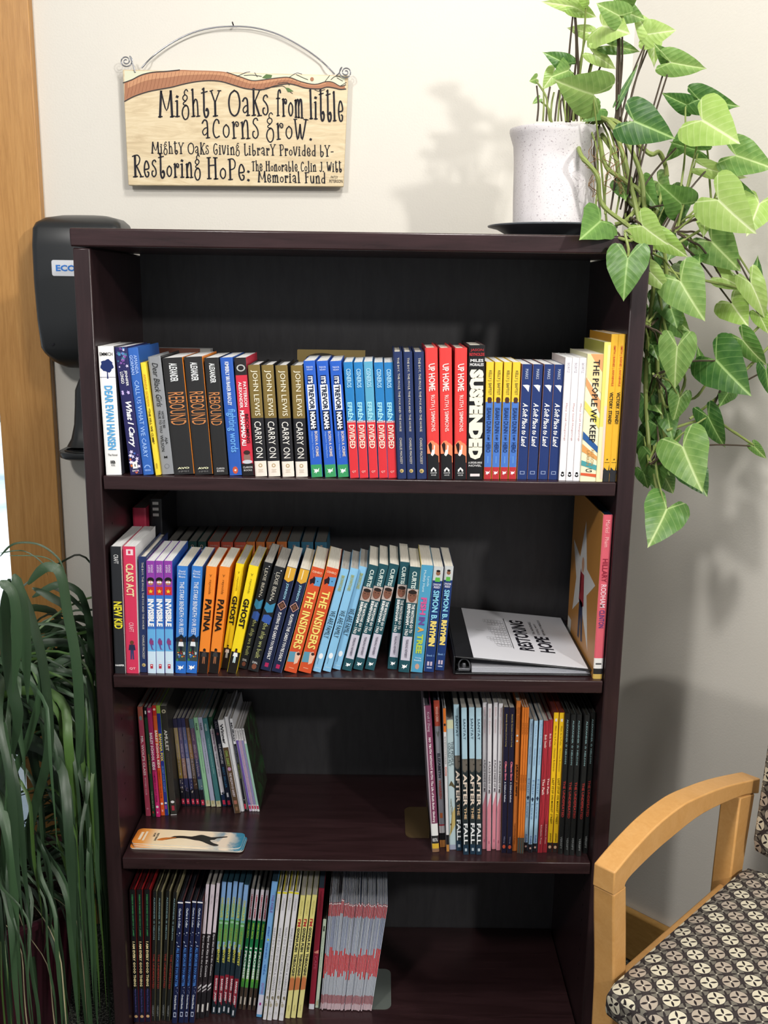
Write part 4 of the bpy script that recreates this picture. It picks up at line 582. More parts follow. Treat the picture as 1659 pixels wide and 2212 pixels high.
a += seq('curtis', 5, [(438+o3, 517+o3, 1328, 652+o3, 735+o3, 490), (527+o3, 608+o3, 1322, 735+o3, 816+o3, 483), (620+o3, 702+o3, 1322, 818+o3, 900+o3, 488), (800+o3, 882+o3, 1314, 903+o3, 981+o3, 470), (887+o3, 974+o3, 1338, 981+o3, 1063+o3, 500)], 'dark teal paperback with a face photo band on the spine', 'dark teal paperbacks')
a += [('fish', 984+o3, 1080+o3, 1338, 1068+o3, 1170+o3, 487, 'light blue paperback FISH IN A TREE with multicoloured title', g2)]
a += seq('simon', 2, [(1090+o3, 1170+o3, 1334, 1173+o3, 1247+o3, 495), (1181+o3, 1252+o3, 1322, 1255+o3, 1332+o3, 490)], 'dark blue paperback with a cartoon boy on top, row end', 'dark blue SIMON paperbacks')
row(Z2, (190, 1090), S1, a, g2)
# back row of the second shelf, seen over the front row
def back_row():
    kinds = [('bk1', '1c1d22'), ('bk2', '1d3a38'), ('bk3', 'a04434'), ('bk4', 'b06434'), ('bk5', '33627a')]
    for k, c in kinds: BK[k] = K(.125, c, [A({'bk1': 'BLACK', 'bk2': 'CURTIS', 'bk3': 'OSHIRO', 'bk4': 'REYNOLDS', 'bk5': 'Mullaly Hunt'}[k], .03, .045 if k == 'bk3' else .15, .7 if k == 'bk3' else .35, 'b89c90', hz=(k == 'bk3'))], pages=mat('#6f6c67', .8))
    xs = [(360, 380, 'bk1'), (383, 404, 'bk1'), (407, 425, 'bk2'), (427, 446, 'bk2'), (449, 475, 'bk3'), (477.5, 502, 'bk3'), (506, 530, 'bk3'), (532, 551, 'bk4'), (553, 572, 'bk4'), (575, 595, 'bk4'), (598, 620, 'bk4'), (622, 648, 'bk5'), (651, 678, 'bk5'), (680.5, 706, 'bk5')]
    names = {'bk1': ('black paperback', 2), 'bk2': ('dark green paperback', 2), 'bk3': ('brick red paperback', 3), 'bk4': ('dull orange paperback', 4), 'bk5': ('steel blue paperback', 3)}
    cnt = {}
    for xa, xb, k in xs:
        y = 1170; A0 = onY(xa, y, .196); A1 = onY(xb, y, .196)
        i = cnt.get(k, 0); cnt[k] = i+1; n = names[k][1]
        pos = {2: ['left', 'right'], 3: ['left', 'middle', 'right'], 4: ['leftmost', 'second', 'third', 'rightmost']}[n][i]
        make_book(k, A0.x, .196, Z2, A1.x-A0.x-.0006, A0.z-Z2, 0, '%s in the back row of the second shelf, %s of %s' % (names[k][0], pos, {2: 'two', 3: 'three', 4: 'four'}[n]), group='back row of the second shelf')
    BK['bk6'] = K(.13, '15161a', [T('III', .02, .12, .5, 'c8c8c4')], pages=mat('#77736c', .8), cr='15161a')
    P = onY(322, 1135, .165); make_book('bk6', .062, .185, Z2, .022, .275, 0, 'tall black book deep in the left corner of the second shelf', group='back row of the second shelf')
    BK['bk7'] = K(.13, 'a32a44', pages=PAGEG)
    make_book('bk7', .035, .165, Z2, .024, .262, 0, 'tall crimson book standing behind the black one at left, second shelf', group='back row of the second shelf')
    BK['bk8'] = K(.18, '5a3325', cl='5a3325', cr='6a6a66', hard=True, pages=PAGEG)
    # two flat things leaning on the back panel of the top shelf
    a0 = onY(330, 752, .27); a1 = onY(455, 752, .27)
    o = empty('book', (a0.x, .27, Z1+.0003)); tag(o, 'brown and grey hardback turned cover forward, behind the yellow and black books', 'book', 'books on the top shelf')
    hh = a0.z-Z1; wd = a1.x-a0.x
    MB().box((0, 0, 0), (wd, .0025, hh), mat('#5c3527', .5)).box((0, .022, 0), (wd, .0245, hh), mat('#77787a', .5)).box((0, .0025, 0), (.0025, .022, hh), mat('#5c3527', .5)).box((wd-.02, -.0004, 0), (wd, 0, hh), mat('#8c8c88', .5)).build('cover', o)
    MB().box((.003, .003, .003), (wd-.004, .0218, hh-.004), PAGEG).build('page_block', o)
    a0 = onY(642, 756, .20); a1 = onY(789, 756, .20); hh = a0.z-Z1; wd = a1.x-a0.x
    o = empty('book', (a0.x, .20, Z1+.0003)); tag(o, 'olive gold book turned cover forward behind the blue paperbacks', 'book', 'books on the top shelf')
    MB().box((0, 0, 0), (wd, .0008, hh), mat('#7c6a3c', .5)).box((0, .014, 0), (wd, .0148, hh), mat('#7c6a3c', .5)).build('cover', o)
    MB().box((.001, .001, .001), (wd-.001, .0138, hh-.001), PAGEG).build('page_block', o)
    mb = MB(); mb.face([(.045+.03*math.cos(t), -.0003, hh-.005-.012+.012*math.sin(t)) for t in [i*PI/8 for i in range(16)]], mat('#2c2618', .5)); mb.build('printed_art', o)
back_row()
S3 = 3.95; g3 = 'thin books at the left of the third shelf'
a = [('wolf', 455, 498, 1117, 380, 427, 185, "rose pink thin book MR. WOLF'S CLASS, leftmost of third shelf", g3),
 ('green', 510, 538, 1122, 435, 462, 190, 'dark green thin book with a black top between rose and magenta books', g3),
 ('bakerm', 543, 579, 1125, 463, 497, 195, 'magenta thin paperback SCHOOL KIDS on the third shelf', g3),
 ('bakero', 582, 614, 1112, 503, 537, 172, 'orange red thin paperback SCHOOL KIDS on the third shelf', g3),
 ('banana', 617, 650, 1112, 539, 571, 172, 'dark blue thin paperback with lime top, BANANA FOX', g3),
 ('amulet', 668, 722, 1110, 576, 626, 180, 'charcoal paperback AMULET on the third shelf', g3)]
for i, (k, q) in enumerate((('wingsa', (762, 797, 1032, 658, 688, 288)), ('wingsb', (803, 838, 1032, 690, 724, 285)), ('wingsc', (848, 881, 1034, 727, 762, 285)), ('wingsd', (885, 920, 1034, 765, 802, 290)), ('wingse', (929, 967, 1042, 804, 838, 290)))):
    a.append((k,)+q+(['purple and sandy thin paperback, first right of the charcoal book', 'violet and rust thin paperback, second right of the charcoal book', 'blue violet thin paperback, third right of the charcoal book', 'brown mottled thin paperback, fourth right of the charcoal book', 'thin paperback with grey teal top and plum spine on the third shelf'][i], g3))
a += [('fishg', 969, 1007, 1035, 838, 878, 278, 'light mint green thin paperback on the third shelf', g3),
 ('fishl', 1014, 1052, 1038, 882, 924, 279, 'lavender grey thin paperback on the third shelf', g3),
 ('fisht', 1060, 1100, 1040, 929, 977, 283, 'teal thin paperback on the third shelf', g3),
 ('twisted', 1110, 1147, 1034, 980, 1025, 275, 'pale grey thin paperback with dark green top', g3),
 ('tnavy', 1151, 1189, 1036, 1030, 1068, 295, 'navy black thin paperback with red foot square beside the brown book', g3),
 ('owl', 1213, 1263, 1095, 1070, 1115, 300, 'brown paperback with white top third on the third shelf', g3),
 ('pattern', 1266, 1293, 1080, 1122, 1150, 268, 'white thin book speckled with dark marks', g3),
 ('dawn', 1294, 1318, 1072, 1161, 1192, 288, 'black thin book with white top, right of the speckled one', g3),
 ('purple', 1338, 1362, 1078, 1198, 1225, 370, 'thin violet booklet, leftmost of four leaning at the end', g3),
 ('purple2', 1364, 1384, 1078, 1227, 1247, 372, 'thin pink lilac booklet, second of the four leaning at the end', g3),
 ('purple3', 1386, 1405, 1078, 1249, 1270, 373, 'thin grey lilac booklet, third of the four leaning at the end', g3),
 ('forest', 1407, 1428, 1080, 1272, 1291, 370, 'thin mint booklet with dark forest cover, last in the leaning group', g3)]
row(Z3, (200, 1480), S3, a, g3)
S4 = 3.607; g4 = 'picture books at the right of the third shelf'
a = [('truth', 266, 322, 1300, 195, 262, 160, 'plum picture book NO TRUTH WITHOUT RUTH leaning left of the grey one', g4),
 ('warren', 325, 372, 1262, 270, 327, 120, 'grey picture book with brick red top and library label', g4),
 ('eyewitness', 375, 398, 1297, 345, 373, 180, 'slim white book EYEWITNESS with orange top', g4),
 ('fly', 401, 453, 1282, 376, 430, 270, 'pale blue picture book THE PEOPLE COULD FLY', g4)]
a += seq('fall', 4, [(455, 498, 1290, 430, 478, 150), (508, 558, 1322, 490, 545, 172), (561, 606, 1318, 549, 600, 172), (608, 655, 1322, 604, 656, 172)], 'pale blue and charcoal picture book AFTER THE FALL', 'AFTER THE FALL picture books')
a += seq('place', 4, [(656, 688, 1278, 658, 694, 135), (690, 728, 1292, 696, 740, 148), (730, 756, 1278, 742, 776, 138), (758, 796, 1287, 778, 818, 148)], 'white and pink picture book A PLACE INSIDE OF ME', 'white and pink picture books')
a += seq('dnavy', 2, [(803, 844, 1307, 826, 866, 172), (848, 888, 1310, 868, 910, 172)], 'dark navy picture book with gold author line', 'dark navy picture books')
a += [('jabari', 888, 922, 1292, 915, 966, 120, 'wide orange picture book JABARI JUMPS', g4)]
a += seq('orange', 3, [(926, 943, 1310, 968, 986, 170), (944, 960, 1312, 988, 1003, 170), (961, 976, 1312, 1005, 1020, 170)], 'thin plain orange picture book with grey foot', 'thin orange picture books')
a += seq('hair', 3, [(978, 1008, 1290, 1022, 1058, 265), (1013, 1047, 1305, 1060, 1097, 275), (1050, 1083, 1298, 1099, 1137, 270)], 'powder blue picture book Hair Love', 'powder blue picture books')
a += seq('path', 2, [(1086, 1126, 1306, 1139, 1172, 280), (1128, 1159, 1304, 1174, 1209, 270)], 'red picture book The Path with wavy line', 'red picture books')
a += seq('market', 2, [(1160, 1199, 1300, 1211, 1258, 215), (1202, 1241, 1302, 1260, 1298, 215)], 'yellow picture book LAST STOP ON MARKET STREET', 'yellow picture books')
a += seq('undef', 5, [(1244, 1282, 1315, 1300, 1346, 218), (1293, 1331, 1325, 1352, 1388, 225), (1335, 1373, 1325, 1392, 1437, 222), (1388, 1430, 1332, 1455, 1500, 245), (1438, 1476, 1310, 1503, 1537, 220)], 'black picture book THE UNDEFEATED on the third shelf', 'black picture books, third shelf')
row(Z3, (860, 1480), S4, a, g4)
S5 = 4.879; g5 = 'picture books on the bottom shelf'; o5 = 300*S5
a = seq('every', 3, [(218, 282, 1695, 172, 236, 300), (288, 346, 1695, 252, 322, 292), (352, 412, 1692, 338, 405, 295)], 'black picture book with red side, I AM EVERY GOOD THING', 'black and red picture books')
a += seq('undef4', 4, [(420, 462, 1685, 437, 484, 322), (472, 518, 1688, 490, 550, 320), (530, 574, 1680, 572, 634, 312), (578, 628, 1690, 652, 712, 330)], 'black picture book THE UNDEFEATED on the bottom shelf', 'black picture books, bottom shelf')
a += seq('matter', 4, [(640, 702, 1710, 708, 765, 425), (710, 762, 1705, 782, 838, 418), (768, 816, 1705, 852, 910, 420), (822, 882, 1705, 918, 970, 415)], 'navy picture book ALL BECAUSE YOU MATTER', 'navy picture books, bottom shelf')
a += seq('kisses', 3, [(890, 928, 1660, 992, 1044, 248), (935, 985, 1658, 1050, 1104, 250), (992, 1040, 1645, 1112, 1166, 228)], 'picture book with pink white top, Corners', 'pink topped picture books')
a += seq('smoke', 5, [(1058, 1108, 1612, 1168, 1222, 220), (1115, 1160, 1618, 1226, 1280, 215), (1164, 1208, 1605, 1285, 1342, 205), (1212, 1256, 1618, 1347, 1402, 215), (1260, 1308, 1648, 1404, 1454, 255)], 'picture book with sky blue top and red foot', 'sky blue and red picture books')
a += seq('promise', 4, [(1340, 1378, 1562, 1473, 1517, 297), (1382, 1424, 1570, 1521, 1573, 305), (1438, 1480, 1572, 1578, 1628, 297), (1485, 1527, 1578, 1632, 1674, 310)], 'white and green picture book I PROMISE', 'white and green picture books')
a += [('lblue', 66+o5, 132+o5, 1645, 235+o5, 297+o5, 218, 'light blue tall picture book between green and white ones', g5)]
a += seq('chance', 4, [(135+o5, 176+o5, 1672, 283+o5, 340+o5, 322), (180+o5, 234+o5, 1678, 343+o5, 403+o5, 322), (240+o5, 297+o5, 1672, 408+o5, 468+o5, 322), (302+o5, 362+o5, 1682, 472+o5, 531+o5, 322)], 'white picture book with yellow top edge, WITH A CHANCE', 'white CHANCE picture books')
a += seq('push', 3, [(370+o5, 426+o5, 1658, 533+o5, 590+o5, 367), (430+o5, 487+o5, 1655, 594+o5, 652+o5, 367), (495+o5, 552+o5, 1652, 656+o5, 716+o5, 362)], 'pale yellow picture book GONNA PUSH THROUGH', 'pale yellow picture books')
a += [('maroon', 618+o5, 682+o5, 1562, 727+o5, 789+o5, 287, 'maroon picture book with white foot beside the pamphlets', g5),
 ('mint', 686+o5, 726+o5, 1547, 772+o5, 812+o5, 612, 'short pale mint paperback next to the striped pamphlets', g5)]
nP = 38
for v_ in range(6):
    r0, r1 = .46+(.025, -.02, .0, -.05, .035, .01)[v_], .655+(.0, .03, -.03, .02, -.01, .05)[v_]; gc = ('a8b4c8', '9aa6c0', 'b4bcc8', '8c98b8', 'b0b8c4', 'a4acc4')[v_]
    BK['pam%d' % v_] = dict(BK['pamphlet'], bands=[(.12, 'c2333c'), (r0, gc), (r1, 'd8141e'), (.86, 'b8c0cc'), (.94, 'a04c54'), (1, 'd8b4bc')])
for i in range(nP):
    u0 = i/nP; u1 = (i+1)/nP; jt = random.uniform(-9, 9)+(-40 if i in (8, 9) else 0); jb = random.uniform(-9, 9)+14*u0
    l = 'thin red, white and blue striped pamphlet standing in the packed row on the bottom shelf'
    a.append(('pam%d' % random.randrange(6), 729+541*u0+o5, 729+541*u1+o5, 1572+jb, 823+618*u0+o5, 823+618*u1+o5, 455+25*u0+jt, l, 'striped pamphlets on the bottom shelf'))
made = row(Z4, (240, 1860), S5, a, g5, shrink=.93)
for o in made[-nP:]: o.location.z += .0019; o.location.x += .0022
# pamphlet mesh is drawn with shifted red bands: recolour by height jitter comes from placement only

def picture_book_standing():
    # upright picture book turned so that its brown cover shows, against the right side
    hz = onY(1290, 1112, .012).z-Z2; Tt = .0165
    o = make_book('hillary', W-TH-.0015-Tt, .012, Z2, Tt, hz, 0, 'tall picture book with ochre cover and pink spine, right end of second shelf')
    o['group'] = 'books on the second shelf'; k = .2450
    def f(u, v, lay=0): return (-.0002-lay, u*k, v*hz)
    mb = MB(); star = [(.48, .78), (.62, .535), (.25, .46), (.44, .60), (.86, .63), (.55, .50), (.78, .20), (.4, .40)]
    mb2 = MB()
    S = [(.52, .86), (.66, .60), (.93, .66), (.76, .44), (.84, .20), (.56, .34), (.22, .10), (.36, .42), (.10, .55), (.40, .58)]
    mb2.face([f(*p) for p in S], mat('#d8d6d2', .4))
    mb2.face([f(*p, .0001) for p in [(.60, .52), (.48, .52), (.44, .33), (.52, .30), (.62, .33)]], mat('#9c3038', .4))
    mb2.face([f(*p, .0001) for p in [(.60, .34), (.48, .34), (.42, .10), (.48, .09), (.53, .25), (.54, .09), (.60, .09)]], mat('#1e2a4a', .4))
    mb2.face([f(.54+.045*math.cos(t), .575+.05*math.sin(t), .0001) for t in [i*PI/6 for i in range(12)]], mat('#c89878', .4))
    mb2.face([f(.60+.02*math.cos(t), .45+.09*math.sin(t), .0001) for t in [i*PI/6 for i in range(12)]], mat('#9c3038', .4))
    mb2.face([f(*p) for p in [(.86, .02), (.99, .02), (.99, .12), (.86, .12)]], mat('#d0cec8', .4))
    mb2.build('printed_art', o)
picture_book_standing()

def binder():
    z = Z2+.0004
    fl = onZ(975, 1462, z); fr = onZ(1292, 1466, z); 
    # corners of the cover at its height
    A0 = onZ(982, 1440, Z2+.030); B0 = onZ(1278, 1456, Z2+.014); D0 = onZ(1195, 1341, Z2+.016); C0 = onZ(972, 1326, Z2+.030)
    X0, X1, Y0, Y1 = .627, .868, .022, .305
    o = empty('ring_binder', (0, 0, 0)); tag(o, 'white covered ring binder RESTORING HOPE lying flat on the second shelf', 'binder')
    bl = mat('#1d1e21', .28, .5); wh = mat('#dfe0e6', .30, .4); hl, hr = .034, .012
    def zt(x): return Z2+.0005+hl+(hr-hl)*(x-X0)/(X1-X0)
    mb = MB()
    pt = lambda x, y, dz: (x, y, zt(x)+dz)
    def slab(mb, xa, xb, ya, yb, d0, d1, m):
        k = [pt(xa, ya, d0), pt(xb, ya, d0), pt(xb, yb, d0), pt(xa, yb, d0), pt(xa, ya, d1), pt(xb, ya, d1), pt(xb, yb, d1), pt(xa, yb, d1)]
        for q in ((0, 3, 2, 1), (4, 5, 6, 7), (0, 1, 5, 4), (1, 2, 6, 5), (2, 3, 7, 6), (3, 0, 4, 7)): mb.face([k[i] for i in q], m)
    slab(mb, X0, X1, Y0, Y1, -.003, 0, bl); mb.build('top_cover', o, bevel=.0012)
    MB().box((X0, Y0, Z2+.0004), (X1+.006, Y1, Z2+.0032), bl).build('bottom_cover', o, bevel=.0012)
    MB().box((X0-.003, Y0, Z2+.0004), (X0-.0002, Y1, zt(X0)), bl).build('spine', o, bevel=.0012)
    mb = MB(); slab(mb, X0+.032, X1-.006, Y0+.003, Y1-.006, .0002, .0008, wh); mb.build('cover_sheet', o)
    pm = mat('#c9cbd2', .35, .5)
    mb = MB()
    for i in range(9):
        z0 = Z2+.0038+.0011*i; xr = X1-.002-.0035*(i % 3)
        mb.box((X0+.030, Y0+.004+.001*(i % 2), z0), (xr-.03 if i > 6 else xr, Y1-.008, z0+.0007), pm)
    p = mb.build('page_sheets', o); p['kind'] = 'stuff'
    mb = MB().box((X0+.004, Y0+.012, Z2+.0034), (X0+.028, Y1-.02, Z2+.006), STEEL); mb.build('ring_plate', o, bevel=.001)
    for yy in (.030, .150, .270):
        MB().tube(crom([(X0+.008, yy, Z2+.006), (X0+.007, yy, Z2+.018), (X0+.012, yy, Z2+.026), (X0+.020, yy, Z2+.026), (X0+.026, yy, Z2+.018), (X0+.026, yy, Z2+.006)], 5), .0014, STEEL).build('ring', o, smooth=True)
    MB().box((X0+.006, Y0+.002, Z2+.006), (X0+.026, Y0+.010, Z2+.011), STEEL).tube([(X0+.016, Y0+.006, Z2+.011), (X0+.016, Y0+.006, Z2+.020)], .0035, STEEL).build('opening_lever', o, bevel=.0008)
    # lettering reads from the front edge backwards
    def fn(xa, xb, ya, yb): return lambda u, v: pt(xa+(1-v)*(xb-xa), ya+u*(yb-ya), .0013)
    for s, xa, xb, ya, yb, bo in (('RESTORING', X0+.122, X0+.150, .085, .250, .03), ('HOPE', X0+.160, X0+.188, .085, .168, .03), ('THE HONORABLE', X0+.160, X0+.165, .178, .25, 0), ('COLIN J. WITT', X0+.170, X0+.175, .178, .24, 0), ('MEMORIAL FOUNDATION', X0+.180, X0+.185, .178, .265, 0)):
        mb = MB(); put_text(mb, s, fn(xa, xb, ya, yb), INK, bo); mb.build('cover_lettering', o)
    mb = MB(); L = lambda P, w=.0006: ribbon(mb, P, w, lambda a, b: pt(a, b, .0012), INK)
    base = X0+.112; L([(base, .09), (base, .255)], .0012)
    random.seed(3); y = .095
    while y < .24:
        wd = random.uniform(.008, .016); hh = random.uniform(.012, .045); L([(base-.003, y), (base-hh, y), (base-hh, y+wd), (base-.003, y+wd)])
        for q in range(int(hh/.006)): L([(base-.003-q*.006, y+.002), (base-.003-q*.006, y+wd-.002)], .0004)
        y += wd+random.uniform(0, .004)
    L([(base-.062, .172), (base-.045, .172)], .0006)
    mb.build('skyline_drawing', o)
binder()

def bookmarks():
    Pz = Z3+.001
    q = [onZ(*p, Pz) for p in ((272, 1836), (287, 1792), (546, 1803), (527, 1850))]
    c = (q[0]+q[1]+q[2]+q[3])/4; d = ((q[2]+q[3])-(q[0]+q[1])); ang = math.atan2(d.y, d.x)
    L, Wd = .205, .052
    t = NT('bookmark_print'); sp = t.n('ShaderNodeSeparateXYZ'); v = t.coord('Object'); t.l(v, sp.inputs[0])
    u = t.ma('ADD', t.ma('DIVIDE', sp.outputs[0], L), .5)
    n = t.noise(v, 22, 4, .55, .6); uu = t.ma('ADD', u, t.ma('MULTIPLY', t.ma('SUBTRACT', n, .5), .35)); 
    sky = t.ramp(n, [(.45, '#3f7f9e'), (.56, '#e8d6c0')]); warm = t.ramp(u, [(0, '#d87c2e'), (.10, '#e9a050'), (.2, '#f4dcb4'), (.5, '#f6e4c4'), (.6, '#f0dcc0')])
    k = t.ma('MULTIPLY', t.ma('SUBTRACT', uu, .66), 7); k.node.use_clamp = True
    c2 = t.mix(k, warm, sky); e = t.ma('MULTIPLY', t.ma('SUBTRACT', u, .86), 8); e.node.use_clamp = True
    t.base(t.mix(e, c2, lin('#2f7c98'))); t.set(.25, .5)
    edge = mat('#d8d2c4', .5)
    rr = .009; out = []
    for cx, cy, a0 in ((L/2-rr, Wd/2-rr, 0), (-L/2+rr, Wd/2-rr, PI/2), (-L/2+rr, -Wd/2+rr, PI), (L/2-rr, -Wd/2+rr, 1.5*PI)):
        out += [(cx+rr*math.cos(a0+i*PI/8), cy+rr*math.sin(a0+i*PI/8)) for i in range(5)]
    sh = [(0, 0, 0), (.002, -.003, -.018), (.004, -.0035, .012), (-.002, -.001, .03)]
    lab = ['lowest bookmark of the stack on the third shelf, mostly covered', 'second bookmark from the bottom of the stack on the third shelf', 'bookmark just under the top one of the stack', 'top bookmark, sunset print with silhouetted hands, in the third shelf stack']
    for i in range(4):
        dx, dy, da = sh[3-i] if i < 3 else (0, .002, 0)
        o = empty('bookmark', (c.x+dx*1.2, max(c.y, .036)+dy, Z3+.0004+.0022*i), ang+da); tag(o, lab[i], 'bookmark', 'stack of bookmarks')
        mb = MB(); mb.face([(x, y, .0018) for x, y in out], t.m); mb.face([(x, y, 0) for x, y in out][::-1], edge)
        for p, q2 in zip(out, out[1:]+out[:1]): mb.face([(*p, 0), (*q2, 0), (*q2, .0018), (*p, .0018)], edge)
        mb.build('card', o)
        if i == 3:
            F = lambda a, b, z=.0021: ((a-.5)*L, (b-.5)*Wd, z)
            mb = MB(); dk = mat('#2a2420', .3)
            P = crom([(.24, .30), (.27, .42), (.33, .48), (.36, .58), (.44, .62), (.52, .60), (.58, .72), (.62, .74), (.70, .62), (.76, .66), (.84, .72), (.84, .66), (.76, .56), (.74, .46), (.70, .42), (.74, .25), (.80, .14), (.76, .06), (.70, .16), (.64, .30), (.60, .36), (.56, .38), (.48, .46), (.40, .46), (.34, .38), (.29, .30)], 2, True)
            mb.face([F(*p) for p in P], dk); mb.build('hand_silhouette', o)
            mb = MB(); mb.face([F(*p, .0023) for p in crom([(.22, .28), (.26, .42), (.34, .48), (.38, .50), (.38, .46), (.32, .36), (.27, .26)], 3, True)], mat('#c8742e', .3)); mb.build('lit_hand', o)
            for s, a0, a1, b0, b1 in (('RESTORING', .195, .215, .22, .72), ('HOPE', .165, .185, .48, .72)):
                mb = MB(); put_text(mb, s, lambda u, v: F(a0+v*(a1-a0), b1-u*(b1-b0)), INK, .03); mb.build('print_lettering', o)
            mb = MB(); mb.face([F(*p) for p in ((.045, .25), (.07, .25), (.07, .75), (.045, .75))], mat('#f0dcc0', .3)); mb.face([F(*p) for p in ((.085, .2), (.105, .2), (.105, .8), (.085, .8))], mat('#f0dcc0', .3)); mb.build('caption_bar', o)
bookmarks()

def bookend(nm, quad, zs, xv, colr, lab, tall, rough=.4, metal=.6):
    """L shaped sheet bookend: flat foot on the shelf, upright tongue at x = xv (hidden by the books)"""
    P = [onZ(*p, zs+.001) for p in quad]; x0 = min(p.x for p in P); x1 = max(p.x for p in P); y0 = min(p.y for p in P); y1 = max(p.y for p in P)
    m = mat(colr, rough, .5, metal); o = empty('bookend', (0, 0, 0)); tag(o, lab, 'bookend', 'metal bookends')
    xa, xb = (x0, xv) if xv > x1-.03 else (xv, x1)
    r = .014; side = -1 if xv > x1-.03 else 1; out = []
    far = x0 if side < 0 else x1; near = xb if side < 0 else xa
    for cy, a0 in ((y0+r, -PI/2), (y1-r, 0)):
        out += [(far-side*r+side*r*math.cos(a0+i*PI/10), cy+r*math.sin(a0+i*PI/10)) for i in range(6)]
    out = [(near, y0)]+out+[(near, y1)]
    mb = MB(); mb.prism(out, lambda p, s: (p[0], p[1], zs+.0004+.0012*s), m); mb.build('foot_plate', o, merge=True)
    mb = MB(); mb.box((min(near, near+.0012*-side), y0, zs+.0004), (max(near, near+.0012*-side), y1, zs+tall), m); mb.build('upright_plate', o, bevel=.0004)
    return o
bookend('b', ((880, 1744), (876, 1808), (932, 1744), (940, 1810)), Z3, onZ(930, 1800, Z3).x-.004, '#54442c', 'brown metal bookend with its foot left of the plum picture book', .018, .45, .3)
bookend('b', ((806, 2093), (842, 2095), (845, 2170), (803, 2180)), Z4, made[-nP].location.x-.0020, '#6e756f', 'grey metal bookend with its foot beyond the striped pamphlets', .02, .45, .3)

